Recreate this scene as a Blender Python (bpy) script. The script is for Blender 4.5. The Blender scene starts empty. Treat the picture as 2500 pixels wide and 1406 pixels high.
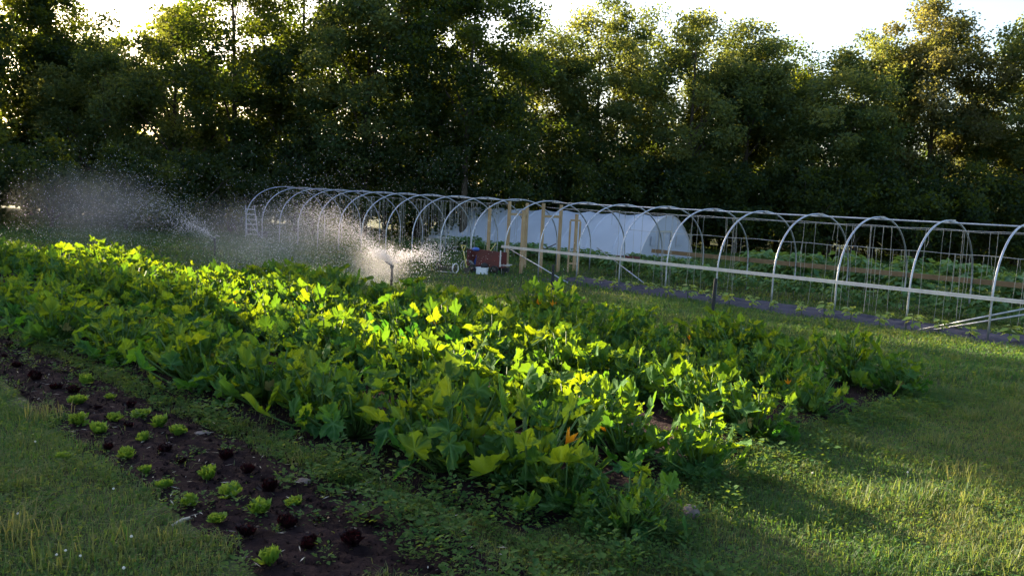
import bpy, math, random
import numpy as np
from mathutils import Vector, Matrix

D = bpy.data
scene = bpy.context.scene
col = scene.collection
rad = math.radians
SQ = math.sqrt(0.5)

# ------------------------------------------------------------------ camera
CAM_H = 2.0
F_PX = 1960.0
ROLL = rad(2.8)
PITCH = math.atan(211 * math.cos(ROLL) / F_PX)
_f = Vector((0, math.cos(PITCH), -math.sin(PITCH)))
_r = Vector((1, 0, 0))
_u = Vector((0, math.sin(PITCH), math.cos(PITCH)))
_R = _r * math.cos(ROLL) + _u * math.sin(ROLL)
_U = _u * math.cos(ROLL) - _r * math.sin(ROLL)
cd = D.cameras.new('camera')
cam = D.objects.new('camera', cd)
col.objects.link(cam)
cd.sensor_width = 36
cd.lens = 36 * F_PX / 2500
cd.clip_start = 0.1
cd.clip_end = 2000
m = Matrix((_R, _U, -_f)).transposed().to_4x4()
m.translation = (0, 0, CAM_H)
cam.matrix_world = m
scene.camera = cam

# ------------------------------------------------------------------ sky, sun, exposure
SUN_AZ = rad(-45)          # measured from +Y towards +X
SUN_EL = rad(18)
w = D.worlds.new('World')
scene.world = w
w.use_nodes = True
nt = w.node_tree
nt.nodes.clear()
sky = nt.nodes.new('ShaderNodeTexSky')
sky.sky_type = 'NISHITA'
sky.sun_disc = False
sky.sun_elevation = SUN_EL
sky.sun_rotation = SUN_AZ
sky.air_density = 1.0
sky.dust_density = 3.0
sky.ozone_density = 1.0
bg = nt.nodes.new('ShaderNodeBackground')
bg.inputs['Strength'].default_value = 0.08
wo = nt.nodes.new('ShaderNodeOutputWorld')
nt.links.new(sky.outputs[0], bg.inputs['Color'])
nt.links.new(bg.outputs[0], wo.inputs['Surface'])

sd = D.lights.new('sun', 'SUN')
sd.energy = 5.0
sd.angle = rad(0.5)
sd.color = (1.0, 0.83, 0.58)
sun = D.objects.new('sun', sd)
col.objects.link(sun)
SUN_DIR = Vector((math.sin(SUN_AZ) * math.cos(SUN_EL), math.cos(SUN_AZ) * math.cos(SUN_EL), math.sin(SUN_EL)))
sun.rotation_euler = SUN_DIR.to_track_quat('Z', 'Y').to_euler()
sun.location = SUN_DIR * 60

scene.view_settings.view_transform = 'Standard'
scene.view_settings.look = 'None'
scene.view_settings.gamma = 1.0
scene.view_settings.exposure = 2.55
scene.cycles.max_bounces = 8
scene.cycles.transmission_bounces = 6
scene.cycles.transparent_max_bounces = 8
scene.cycles.volume_bounces = 0
scene.cycles.sample_clamp_indirect = 4

rng = np.random.default_rng(7)
random.seed(7)


# ------------------------------------------------------------------ places
def su(s, u, z=0.0):
    """the field's own axes: u across the rows (away from the camera), s along them"""
    return Vector((SQ * (u + s), SQ * (u - s), z))


def P(x, y, z=0.0):
    d = _f * F_PX + _R * (x - 1250) - _U * (y - 703)
    t = (z - CAM_H) / d.z
    return Vector((0, 0, CAM_H)) + d * t


def AT(x, Y):
    """ground point at distance Y ahead, in the direction of column x at horizon height"""
    return Vector(((x - 1250) / F_PX * Y, Y, 0))


# ------------------------------------------------------------------ materials
def nodes_of(name):
    mt = D.materials.new(name)
    mt.use_nodes = True
    t = mt.node_tree
    t.nodes.clear()
    out = t.nodes.new('ShaderNodeOutputMaterial')
    return mt, t, out


def noise_mix(t, c1, c2, scale, detail=4, lo=0.35, hi=0.65, coord='Object', rough=0.6):
    tc = t.nodes.new('ShaderNodeTexCoord')
    n = t.nodes.new('ShaderNodeTexNoise')
    n.inputs['Scale'].default_value = scale
    n.inputs['Detail'].default_value = detail
    n.inputs['Roughness'].default_value = rough
    t.links.new(tc.outputs[coord], n.inputs['Vector'])
    r = t.nodes.new('ShaderNodeValToRGB')
    r.color_ramp.elements[0].position = lo
    r.color_ramp.elements[1].position = hi
    r.color_ramp.elements[0].color = (*c1, 1)
    r.color_ramp.elements[1].color = (*c2, 1)
    t.links.new(n.outputs['Fac'], r.inputs['Fac'])
    return r.outputs['Color'], n.outputs['Fac']


def solid(name, c1, c2=None, scale=8, rough=0.7, metal=0.0, bump=0.0, bscale=40, lo=0.35, hi=0.65):
    mt, t, out = nodes_of(name)
    p = t.nodes.new('ShaderNodeBsdfPrincipled')
    c2 = c2 or tuple(x * 0.8 for x in c1)
    c, fac = noise_mix(t, c1, c2, scale, lo=lo, hi=hi)
    t.links.new(c, p.inputs['Base Color'])
    p.inputs['Roughness'].default_value = rough
    p.inputs['Metallic'].default_value = metal
    if bump:
        tc = t.nodes.new('ShaderNodeTexCoord')
        n = t.nodes.new('ShaderNodeTexNoise')
        n.inputs['Scale'].default_value = bscale
        n.inputs['Detail'].default_value = 6
        t.links.new(tc.outputs['Object'], n.inputs['Vector'])
        b = t.nodes.new('ShaderNodeBump')
        b.inputs['Strength'].default_value = bump
        b.inputs['Distance'].default_value = 0.03
        t.links.new(n.outputs['Fac'], b.inputs['Height'])
        t.links.new(b.outputs[0], p.inputs['Normal'])
    t.links.new(p.outputs[0], out.inputs['Surface'])
    return mt


def leafy(name, ca, cb, ta, tb, fac=0.45, rough=0.5, vein=None, spec=0.4):
    """leaf: the mesh attribute 'tint' picks between two leaf colours; light shines through"""
    mt, t, out = nodes_of(name)
    at = t.nodes.new('ShaderNodeAttribute')
    at.attribute_name = 'tint'

    def mixcol(a, b):
        mx = t.nodes.new('ShaderNodeMix')
        mx.data_type = 'RGBA'
        mx.inputs['A'].default_value = (*a, 1)
        mx.inputs['B'].default_value = (*b, 1)
        t.links.new(at.outputs['Fac'], mx.inputs['Factor'])
        return mx.outputs['Result']
    base = mixcol(ca, cb)
    if vein:
        av = t.nodes.new('ShaderNodeAttribute')
        av.attribute_name = 'vein'
        mv = t.nodes.new('ShaderNodeMix')
        mv.data_type = 'RGBA'
        pw = t.nodes.new('ShaderNodeMath')
        pw.operation = 'POWER'
        pw.inputs[1].default_value = 4.0
        t.links.new(av.outputs['Fac'], pw.inputs[0])
        t.links.new(pw.outputs[0], mv.inputs['Factor'])
        t.links.new(base, mv.inputs['A'])
        mv.inputs['B'].default_value = (*vein, 1)
        base = mv.outputs['Result']
        mt_n, fac_n = noise_mix(t, (0, 0, 0), (1, 1, 1), 38, 4, .5, .68)
        mo = t.nodes.new('ShaderNodeMix')
        mo.data_type = 'RGBA'
        mm = t.nodes.new('ShaderNodeMath')
        mm.operation = 'MULTIPLY'
        mm.inputs[1].default_value = .5
        t.links.new(mt_n, mm.inputs[0])
        t.links.new(mm.outputs[0], mo.inputs['Factor'])
        t.links.new(base, mo.inputs['A'])
        mo.inputs['B'].default_value = (.085, .15, .075, 1)
        base = mo.outputs['Result']
    p = t.nodes.new('ShaderNodeBsdfPrincipled')
    p.inputs['Roughness'].default_value = rough
    p.inputs['Specular IOR Level'].default_value = spec
    t.links.new(base, p.inputs['Base Color'])
    tr = t.nodes.new('ShaderNodeBsdfTranslucent')
    t.links.new(mixcol(ta, tb), tr.inputs['Color'])
    ms = t.nodes.new('ShaderNodeMixShader')
    ms.inputs[0].default_value = fac
    t.links.new(p.outputs[0], ms.inputs[1])
    t.links.new(tr.outputs[0], ms.inputs[2])
    t.links.new(ms.outputs[0], out.inputs['Surface'])
    return mt


M = {}
M['squash'] = leafy('squash_leaf', (0.018, 0.07, 0.018), (0.034, 0.09, 0.016), (0.10, 0.32, 0.014), (0.45, 0.56, 0.007), 0.32, 0.85, (0.10, 0.2, 0.07), 0.12)
M['squash_pale'] = leafy('squash_leaf_yellowing', (0.20, 0.20, 0.04), (0.30, 0.25, 0.09), (0.45, 0.42, 0.03), (0.5, 0.4, 0.1), 0.3, 0.8, None, 0.2)
M['petiole'] = leafy('squash_petiole', (0.06, 0.13, 0.03), (0.08, 0.16, 0.035), (0.25, 0.36, 0.03), (0.3, 0.4, 0.03), 0.25, 0.5)
M['flower'] = leafy('squash_flower', (0.75, 0.28, 0.01), (0.8, 0.36, 0.02), (0.8, 0.35, 0.01), (0.8, 0.4, 0.02), 0.5, 0.6)
M['grass'] = leafy('grass_blade', (0.022, 0.072, 0.02), (0.115, 0.115, 0.045), (0.12, 0.28, 0.03), (0.44, 0.40, 0.09), 0.36, 0.6, None, 0.3)
M['weed'] = leafy('weed_leaf', (0.018, 0.066, 0.018), (0.058, 0.115, 0.026), (0.16, 0.32, 0.02), (0.36, 0.4, 0.04), 0.34, 0.75, None, 0.15)
M['lettuce'] = leafy('lettuce_leaf', (0.075, 0.17, 0.018), (0.13, 0.22, 0.022), (0.26, 0.4, 0.03), (0.36, 0.45, 0.04), 0.35, 0.5)
M['red_lettuce'] = leafy('red_lettuce_leaf', (0.008, 0.003, 0.005), (0.015, 0.004, 0.007), (0.03, 0.004, 0.006), (0.04, 0.007, 0.007), 0.25, 0.4, None, 0.3)
M['seedling'] = leafy('seedling_leaf', (0.16, 0.26, 0.06), (0.24, 0.33, 0.09), (0.5, 0.6, 0.06), (0.65, 0.65, 0.12), 0.45, 0.5)
M['crop'] = leafy('crop_leaf', (0.04, 0.115, 0.035), (0.11, 0.22, 0.075), (0.2, 0.32, 0.04), (0.3, 0.4, 0.06), 0.35, 0.6)
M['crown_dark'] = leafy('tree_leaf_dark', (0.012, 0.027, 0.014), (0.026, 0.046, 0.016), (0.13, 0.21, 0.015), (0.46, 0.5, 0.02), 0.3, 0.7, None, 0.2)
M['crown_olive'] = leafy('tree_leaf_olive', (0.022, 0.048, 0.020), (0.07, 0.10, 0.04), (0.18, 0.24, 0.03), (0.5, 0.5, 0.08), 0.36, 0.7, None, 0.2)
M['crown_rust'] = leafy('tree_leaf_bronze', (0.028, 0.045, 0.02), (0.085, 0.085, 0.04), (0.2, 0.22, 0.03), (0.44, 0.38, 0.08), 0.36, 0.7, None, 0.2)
M['bark'] = solid('bark', (0.05, 0.04, 0.032), (0.10, 0.085, 0.07), 3, 0.9, bump=0.5, bscale=14)
M['steel'] = solid('galvanised_steel', (0.46, 0.48, 0.53), (0.30, 0.32, 0.36), 9, 0.42, 0.75)
M['rail'] = solid('pale_metal_rail', (0.66, 0.62, 0.62), (0.55, 0.52, 0.53), 5, 0.45, 0.4)
M['wood'] = solid('new_lumber', (0.42, 0.29, 0.16), (0.30, 0.20, 0.10), 3, 0.75, bump=0.15, bscale=60)
M['old_wood'] = solid('weathered_board', (0.19, 0.13, 0.07), (0.14, 0.09, 0.045), 4, 0.85, bump=0.2, bscale=50)
M['wire'] = solid('wire', (0.45, 0.45, 0.45), (0.35, 0.35, 0.35), 6, 0.5, 0.3)
M['string'] = solid('twine', (0.42, 0.40, 0.35), (0.26, 0.25, 0.22), 5, 0.9)
M['black_metal'] = solid('black_post', (0.008, 0.009, 0.011), (0.015, 0.015, 0.018), 10, 0.6)
M['rust'] = solid('rusted_red_metal', (0.13, 0.025, 0.02), (0.075, 0.022, 0.016), 4, 0.75, bump=0.2)
M['blue'] = solid('blue_plastic', (0.02, 0.075, 0.30), (0.03, 0.10, 0.36), 5, 0.45)
M['white'] = solid('white_plastic', (0.74, 0.76, 0.8), (0.62, 0.64, 0.68), 7, 0.5)
M['rubber'] = solid('rubber', (0.015, 0.015, 0.016), (0.03, 0.03, 0.03), 9, 0.8)
M['dark_iron'] = solid('dark_iron', (0.05, 0.045, 0.042), (0.09, 0.06, 0.045), 9, 0.6, 0.3)
M['yellow_wood'] = solid('yellow_tool_wood', (0.62, 0.52, 0.14), (0.5, 0.4, 0.1), 9, 0.6)
M['grey_wood'] = solid('grey_tool_wood', (0.42, 0.39, 0.34), (0.33, 0.3, 0.25), 9, 0.7)
M['stone'] = solid('stone', (0.13, 0.10, 0.10), (0.2, 0.17, 0.16), 6, 0.9, bump=0.5, bscale=20)
M['clover'] = leafy('clover_head', (0.7, 0.68, 0.62), (0.6, 0.55, 0.5), (0.5, 0.5, 0.4), (0.5, 0.45, 0.4), 0.3, 0.8)
M['soil'] = solid('soil', (0.009, 0.005, 0.006), (0.024, 0.014, 0.015), 5, 1.0, bump=1.0, bscale=22)


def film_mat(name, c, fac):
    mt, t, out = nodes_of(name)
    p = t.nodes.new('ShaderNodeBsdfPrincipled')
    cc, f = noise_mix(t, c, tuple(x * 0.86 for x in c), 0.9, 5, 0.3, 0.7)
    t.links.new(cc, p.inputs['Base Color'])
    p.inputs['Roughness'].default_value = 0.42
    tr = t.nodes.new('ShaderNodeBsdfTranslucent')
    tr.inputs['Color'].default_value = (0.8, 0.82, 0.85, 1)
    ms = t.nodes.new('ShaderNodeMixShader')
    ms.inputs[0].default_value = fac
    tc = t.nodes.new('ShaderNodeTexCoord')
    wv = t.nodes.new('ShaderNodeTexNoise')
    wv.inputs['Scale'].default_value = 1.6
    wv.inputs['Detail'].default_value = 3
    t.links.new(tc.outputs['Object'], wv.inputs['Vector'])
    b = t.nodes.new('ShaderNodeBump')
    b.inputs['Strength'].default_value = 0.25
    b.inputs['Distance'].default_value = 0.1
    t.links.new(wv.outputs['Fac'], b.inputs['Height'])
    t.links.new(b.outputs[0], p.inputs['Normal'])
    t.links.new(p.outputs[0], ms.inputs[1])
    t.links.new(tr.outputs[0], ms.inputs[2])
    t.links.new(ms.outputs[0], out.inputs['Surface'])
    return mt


for _k, _s in (('soil', .08), ('bark', .15), ('stone', .2)):
    for _n in M[_k].node_tree.nodes:
        if _n.type == 'BSDF_PRINCIPLED':
            _n.inputs['Specular IOR Level'].default_value = _s

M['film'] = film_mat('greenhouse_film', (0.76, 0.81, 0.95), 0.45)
M['film_end_shaded'] = film_mat('greenhouse_end_film_shaded', (0.42, 0.45, 0.54), 0.30)  # darker copy of the film: the gable's shade is put into its colour


def ground_mat():
    mt, t, out = nodes_of('ground_turf')
    p = t.nodes.new('ShaderNodeBsdfPrincipled')
    c, f = noise_mix(t, (0.022, 0.04, 0.012), (0.075, 0.085, 0.03), 1.3, 8, 0.35, 0.68)
    c2, f2 = noise_mix(t, (0.03, 0.022, 0.014), (0.04, 0.06, 0.02), 7.0, 6, 0.4, 0.55)
    mx = t.nodes.new('ShaderNodeMix')
    mx.data_type = 'RGBA'
    mx.inputs['Factor'].default_value = 0.5
    t.links.new(c, mx.inputs['A'])
    t.links.new(c2, mx.inputs['B'])
    t.links.new(mx.outputs['Result'], p.inputs['Base Color'])
    p.inputs['Roughness'].default_value = 0.95
    p.inputs['Specular IOR Level'].default_value = 0.15
    b = t.nodes.new('ShaderNodeBump')
    b.inputs['Distance'].default_value = 0.05
    t.links.new(f2, b.inputs['Height'])
    t.links.new(b.outputs[0], p.inputs['Normal'])
    t.links.new(p.outputs[0], out.inputs['Surface'])
    return mt


M['ground'] = ground_mat()


def fabric_mat():
    mt, t, out = nodes_of('woven_ground_cloth')
    p = t.nodes.new('ShaderNodeBsdfPrincipled')
    c, f = noise_mix(t, (0.014, 0.013, 0.026), (0.036, 0.032, 0.058), 2.4, 6, 0.3, 0.7)
    t.links.new(c, p.inputs['Base Color'])
    p.inputs['Roughness'].default_value = 0.7
    p.inputs['Specular IOR Level'].default_value = 0.25
    t.links.new(p.outputs[0], out.inputs['Surface'])
    return mt


M['fabric'] = fabric_mat()


def water_mat():
    mt, t, out = nodes_of('water_droplets')
    d = t.nodes.new('ShaderNodeBsdfDiffuse')
    d.inputs['Color'].default_value = (0.95, 0.92, 0.92, 1)
    tr = t.nodes.new('ShaderNodeBsdfTranslucent')
    tr.inputs['Color'].default_value = (0.97, 0.94, 0.94, 1)
    ms = t.nodes.new('ShaderNodeMixShader')
    ms.inputs[0].default_value = 0.6
    t.links.new(d.outputs[0], ms.inputs[1])
    t.links.new(tr.outputs[0], ms.inputs[2])
    t.links.new(ms.outputs[0], out.inputs['Surface'])
    return mt


M['water'] = water_mat()


# ------------------------------------------------------------------ mesh helpers
class MB:
    """collects boxes, tubes and panels and links them as one mesh object"""

    def __init__(self):
        self.v = []
        self.f = []
        self.smooth = []

    def add(self, vs, fs, smooth=False):
        b = len(self.v)
        self.v += [tuple(x) for x in vs]
        self.f += [tuple(i + b for i in q) for q in fs]
        self.smooth += [smooth] * len(fs)

    def box(self, c, sx, sy, sz, rot=None):
        c = Vector(c)
        vs = []
        for dz in (-.5, .5):
            for dx, dy in ((-.5, -.5), (.5, -.5), (.5, .5), (-.5, .5)):
                q = Vector((dx * sx, dy * sy, dz * sz))
                if rot is not None:
                    q = rot @ q
                vs.append(c + q)
        self.add(vs, [(3, 2, 1, 0), (4, 5, 6, 7), (0, 1, 5, 4), (1, 2, 6, 5), (2, 3, 7, 6), (3, 0, 4, 7)])

    def bar(self, a, b, sx, sy, up=(0, 0, 1)):
        a, b = Vector(a), Vector(b)
        z = (b - a).normalized()
        x = Vector(up).cross(z)
        if x.length < 1e-4:
            x = Vector((1, 0, 0)).cross(z)
        x.normalize()
        y = z.cross(x)
        self.box((a + b) / 2, sx, sy, (b - a).length, Matrix((x, y, z)).transposed())

    def tube(self, pts, r, n=8, cap=True):
        pts = [Vector(p) for p in pts]
        rs = r if isinstance(r, (list, tuple)) else [r] * len(pts)
        vs = []
        px = None
        for i, p in enumerate(pts):
            a = pts[max(i - 1, 0)]
            b = pts[min(i + 1, len(pts) - 1)]
            z = (b - a).normalized()
            if px is None:
                px = z.orthogonal().normalized()
            x = (px - z * px.dot(z)).normalized()
            px = x
            y = z.cross(x)
            for k in range(n):
                t = 2 * math.pi * k / n
                vs.append(p + (x * math.cos(t) + y * math.sin(t)) * rs[i])
        fs = []
        for i in range(len(pts) - 1):
            for k in range(n):
                fs.append((i * n + k, i * n + (k + 1) % n, (i + 1) * n + (k + 1) % n, (i + 1) * n + k))
        if cap:
            fs.append(tuple(range(n - 1, -1, -1)))
            fs.append(tuple((len(pts) - 1) * n + k for k in range(n)))
        self.add(vs, fs, True)

    def ring(self, c, axis, R, r, n=20, m=6):
        axis = Vector(axis).normalized()
        x = axis.orthogonal().normalized()
        y = axis.cross(x)
        c = Vector(c)
        vs, fs = [], []
        for i in range(n):
            t = 2 * math.pi * i / n
            d = x * math.cos(t) + y * math.sin(t)
            for k in range(m):
                q = 2 * math.pi * k / m
                vs.append(c + d * (R + r * math.cos(q)) + axis * r * math.sin(q))
        for i in range(n):
            for k in range(m):
                fs.append((i * m + k, ((i + 1) % n) * m + k, ((i + 1) % n) * m + (k + 1) % m, i * m + (k + 1) % m))
        self.add(vs, fs, True)

    def lathe(self, c, prof, n=14):
        c = Vector(c)
        vs, fs = [], []
        for r_, z_ in prof:
            for k in range(n):
                t = 2 * math.pi * k / n
                vs.append(c + Vector((r_ * math.cos(t), r_ * math.sin(t), z_)))
        for i in range(len(prof) - 1):
            for k in range(n):
                fs.append((i * n + k, i * n + (k + 1) % n, (i + 1) * n + (k + 1) % n, (i + 1) * n + k))
        fs.append(tuple(range(n - 1, -1, -1)))
        fs.append(tuple((len(prof) - 1) * n + k for k in range(n)))
        self.add(vs, fs, True)

    def build(self, name, mat, parent=None, loc=None):
        me = D.meshes.new(name)
        me.from_pydata(self.v, [], self.f)
        me.polygons.foreach_set('use_smooth', self.smooth)
        me.materials.append(mat)
        me.update()
        return link(name, me, parent, loc)


def link(name, me, parent=None, loc=None):
    o = D.objects.new(name, me)
    col.objects.link(o)
    if parent is not None:
        o.parent = parent
    if loc is not None:
        o.location = loc
    return o


def tag(o, label=None, cat=None, group=None, kind=None):
    if label:
        o['label'] = label
    if cat:
        o['category'] = cat
    if group:
        o['group'] = group
    if kind:
        o['kind'] = kind
    return o


def thing(name, label, cat, loc=(0, 0, 0), rz=0.0, group=None):
    o = D.objects.new(name, None)
    col.objects.link(o)
    o.location = loc
    o.rotation_euler = (0, 0, rz)
    o.empty_display_size = 0.1
    return tag(o, label, cat, group)


def dup(root, loc, rz=0.0, sc=1.0, label=None, group=None):
    r = root.copy()
    col.objects.link(r)
    r.location = loc
    r.rotation_euler = (0, 0, rz)
    r.scale = (sc, sc, sc) if not isinstance(sc, tuple) else sc
    if label:
        r['label'] = label
    if group:
        r['group'] = group
    for ch in list(root.children):
        c = ch.copy()
        col.objects.link(c)
        c.parent = r
        for g in ch.children:
            d = g.copy()
            col.objects.link(d)
            d.parent = c
    return r


def np_mesh(name, verts, faces_flat, face_sizes, mat, tint=None, vein=None, smooth=False):
    me = D.meshes.new(name)
    me.vertices.add(len(verts))
    me.vertices.foreach_set('co', np.ascontiguousarray(verts, dtype=np.float32).ravel())
    me.loops.add(len(faces_flat))
    me.loops.foreach_set('vertex_index', np.ascontiguousarray(faces_flat, dtype=np.int32))
    me.polygons.add(len(face_sizes))
    st = np.concatenate(([0], np.cumsum(face_sizes)[:-1])).astype(np.int32)
    me.polygons.foreach_set('loop_start', st)
    if smooth:
        me.polygons.foreach_set('use_smooth', np.ones(len(face_sizes), dtype=bool))
    if tint is not None:
        a = me.attributes.new('tint', 'FLOAT', 'POINT')
        a.data.foreach_set('value', np.ascontiguousarray(tint, dtype=np.float32))
    if vein is not None:
        a = me.attributes.new('vein', 'FLOAT', 'POINT')
        a.data.foreach_set('value', np.ascontiguousarray(vein, dtype=np.float32))
    me.materials.append(mat)
    me.update(calc_edges=True)
    return me


def frames(n, x=None, g=rng):
    """rotation matrices whose z is n and whose x lies near the given x"""
    n = n / np.linalg.norm(n, axis=1, keepdims=True)
    if x is None:
        x = g.normal(size=n.shape)
    x = x - n * (x * n).sum(1, keepdims=True)
    x /= np.linalg.norm(x, axis=1, keepdims=True) + 1e-9
    y = np.cross(n, x)
    return np.stack([x, y, n], axis=2)


def scatter(tv, tf, c, Rm, size, tint):
    """copies of a small leaf shape (tv, tf) into one vertex block"""
    N, k = len(c), len(tv)
    size = np.asarray(size)
    if size.ndim == 1:
        size = np.repeat(size[:, None], 3, 1)
    loc = tv[None, :, :] * size[:, None, :]
    v = np.einsum('nij,nkj->nki', Rm, loc) + c[:, None, :]
    sizes = np.array([len(q) for q in tf])
    flat = np.concatenate([np.array(q) for q in tf])
    ff = (flat[None, :] + (np.arange(N) * k)[:, None]).ravel()
    return v.reshape(-1, 3), ff, np.tile(sizes, N), np.repeat(tint, k)


def merge(blocks):
    off = 0
    V, Fl, S, T = [], [], [], []
    for v, ff, s, t in blocks:
        V.append(v)
        Fl.append(ff + off)
        S.append(s)
        T.append(t)
        off += len(v)
    return np.concatenate(V), np.concatenate(Fl), np.concatenate(S), np.concatenate(T)


LEAF2 = (np.array([[0, 0, 0], [.45, .34, .10], [1, 0, -.04], [.45, -.34, .10]]), [(0, 1, 2), (0, 2, 3)])

# ------------------------------------------------------------------ ground and beds
NOI = [(rng.uniform(0, 6.28), rng.uniform(0, 6.28), k) for k in (.5, 1.1, 2.3, 4.9)]


def wob(a, amp=1.0, seed=0):
    return amp * sum(math.sin(a * k * 1.7 + p + seed * 1.3) / (k * 1.5 + .4) for p, q, k in NOI) * .4


mb = MB()
mb.add([(-400, -60, 0), (400, -60, 0), (400, 700, 0), (-400, 700, 0)], [(0, 1, 2, 3)])
tag(mb.build('ground', M['ground']), kind='structure')


def sheet(name, s0, s1, ufun0, ufun1, z, mat, step=.08, ucount=16, bump=.02, edge=.004, hole=None):
    ss = np.arange(s0, s1, step)
    V, Fs = [], []
    for s in ss:
        a, b = ufun0(s), ufun1(s)
        for j in range(ucount + 1):
            t = j / ucount
            k = min(1, 4 * min(t, 1 - t)) * min(1, 4 * min(s - s0, s1 - s) / 1.5 + .02)
            zz = edge + (z + rng.normal() * bump) * k
            q = su(s, a + (b - a) * t, max(zz, edge))
            V.append(tuple(q))
    n = ucount + 1
    for i in range(len(ss) - 1):
        for j in range(ucount):
            Fs.append((i * n + j, (i + 1) * n + j, (i + 1) * n + j + 1, i * n + j + 1))
    mb = MB()
    mb.add(V, Fs, True)
    return mb.build(name, mat)


tag(sheet('lettuce_bed_soil', -13, -2.6, lambda s: 1.93 + wob(s, .12), lambda s: 3.1 + wob(s, .15, 3) + .06 * (s + 3), .02, M['soil'], bump=.011, ucount=26, step=.05), kind='structure')
tag(sheet('squash_bed_soil', -23.5, -3.1, lambda s: 3.4 + wob(s, .2, 5) + .085 * (s + 3), lambda s: 9.9 + wob(s, .3, 8) + min(0, s + 8) * .17, .02, M['soil'], bump=.013, ucount=50, step=.14, edge=.006), kind='structure')
tag(sheet('woven_ground_cloth', -14.4, -1.0, lambda s: 15.3 + wob(s, .10, 5), lambda s: 17.1 + wob(s, .12, 8), .04, M['fabric'], bump=.02, ucount=16, step=.1), kind='structure')


# ------------------------------------------------------------------ grass (nobody could count it)
def in_view(p, margin=90):
    d = p - np.array([0, 0, CAM_H])
    k = d @ np.array(_f)
    x = 1250 + F_PX * (d @ np.array(_R)) / k
    y = 703 - F_PX * (d @ np.array(_U)) / k
    return (k > .5) & (x > -margin) & (x < 2500 + margin) & (y > -margin) & (y < 1406 + margin * 2)


def patch(xy, f, seed=0.):
    """smooth 0..1 patchiness over the field"""
    x, y = xy[:, 0] * f, xy[:, 1] * f
    v = np.sin(x * 1.3 + y * .7 + seed) + np.sin(-x * .8 + y * 1.7 + 2 + seed) + .7 * np.sin(x * 2.9 - y * 2.1 + seed * 2) + .6 * np.sin(x * 3.7 + y * 4.3 + 1)
    return np.clip(.5 + v / 5.5, 0, 1)


def ground_pts(n, d0, d1, g):
    """even over the ground between two distances, inside the view wedge and a little beside it"""
    Y = np.sqrt(g.uniform(d0 ** 2, d1 ** 2, n))
    X = g.uniform(-.72, .72, n) * Y
    return np.stack([X, Y], 1)


def suv(xy):
    return (xy[:, 0] - xy[:, 1]) * SQ, (xy[:, 0] + xy[:, 1]) * SQ


def turf_ok(xy, g, beds=True):
    s, u = suv(xy)
    q = patch(xy, 2.2, 3.)
    bed = (u > 1.98 + .32 * (patch(xy, 3.4, 8.) - .5) - .1 * q) & (u < 2.95 + .2 * q + .06 * (s + 3)) & (s < -2.7 - .6 * q)
    sq = (u > 3.4 + .085 * (s + 3)) & (u < 10.1) & (u < 10.1 + (s + 8) * .17) & (s < -3.1 - .3 * q) & (s > -23.5)
    fab = (u > 15.36 + .12 * q) & (u < 17.0) & (s > -14.4)
    keep = ~bed & ~sq & ~fab
    stray = g.uniform(size=len(xy)) < np.where(bed, .012, .06) * (~fab)
    return keep | stray


def blade_block(xy, h, wd, tint, g, lean=.5):
    N = len(xy)
    ang = g.uniform(0, 6.283, N)
    dx, dy = np.cos(ang), np.sin(ang)
    ln = np.abs(g.normal(.45, .3, N)) * lean * h
    base = np.column_stack([xy, np.zeros(N)])
    side = np.stack([-dy, dx, np.zeros(N)], 1) * wd[:, None]
    mid = base + np.stack([dx * ln * .4, dy * ln * .4, h * .6], 1)
    tip = base + np.stack([dx * ln * 1.3, dy * ln * 1.3, h * (1 - .25 * lean)], 1)
    v = np.stack([base - side, base + side, mid + side * .75, mid - side * .75, tip], 1).reshape(-1, 3)
    o = (np.arange(N) * 5)[:, None]
    ff = np.concatenate([o + np.array([[0, 1, 2, 3]]), o + np.array([[3, 2, 4]])], 1).ravel()
    return v, ff, np.tile([4, 3], N), np.repeat(tint, 5)


def grass(name, bands, seed):
    g = np.random.default_rng(seed)
    bl = []
    for n, d0, d1, hh, ww in bands:
        xy = ground_pts(n, d0, d1, g)
        p3 = np.column_stack([xy, np.zeros(len(xy))])
        k = in_view(p3, 160) & turf_ok(xy, g)
        xy = xy[k]
        pt = patch(xy, .9, 1.)
        fine = patch(xy, 4.5, 5.)
        h = hh * (.22 + 1.35 * pt * fine + .5 * g.uniform(size=len(xy)) ** 3) * g.uniform(.6, 1.2, len(xy))
        s, u = suv(xy)
        h *= np.where((u > 9.9) & (u < 15.5), 1.1, 1.0)
        tint = np.clip(-.15 - .12 * (u < 2.2) + .6 * patch(xy, .6, 7.) + .3 * np.clip(s + 2.5, 0, 1) * patch(xy, 1.7, 2.) + .25 * patch(xy, 3.1, 4.) + g.normal(0, .22, len(xy)), 0, 1)
        bl.append(blade_block(xy, h, ww * g.uniform(.6, 1.4, len(xy)), tint, g, 1.0))
    # longer tussocks
    tu = [P(60, 1330), P(100, 1025), P(20, 1300), P(2330, 1165), P(2250, 1215), P(2420, 1390), P(2120, 1235), P(300, 1330), P(130, 1380), P(2300, 1090)]
    for _ in range(90):
        tu.append(Vector((*ground_pts(1, 3.5, 13, g)[0], 0)))
    for k, q in enumerate(tu):
        if not turf_ok(np.array([[q.x, q.y]]), g)[0]:
            continue
        n = int(g.integers(30, 90))
        xy = np.array([[q.x, q.y]]) + g.normal(0, .10 if k < 10 else .06, (n, 2))
        hk = g.uniform(.1, .2) if k > 9 else .21
        bl.append(blade_block(xy, hk * g.uniform(.5, 1.1, n), .0032 * g.uniform(.7, 1.3, n), np.clip(g.normal(.75 if k < 4 else .5, .2, n), 0, 1), g, .9))
    v, ff, sz, t = merge(bl)
    return tag(link(name, np_mesh(name, v, ff, sz, M['grass'], t)), kind='stuff')


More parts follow.
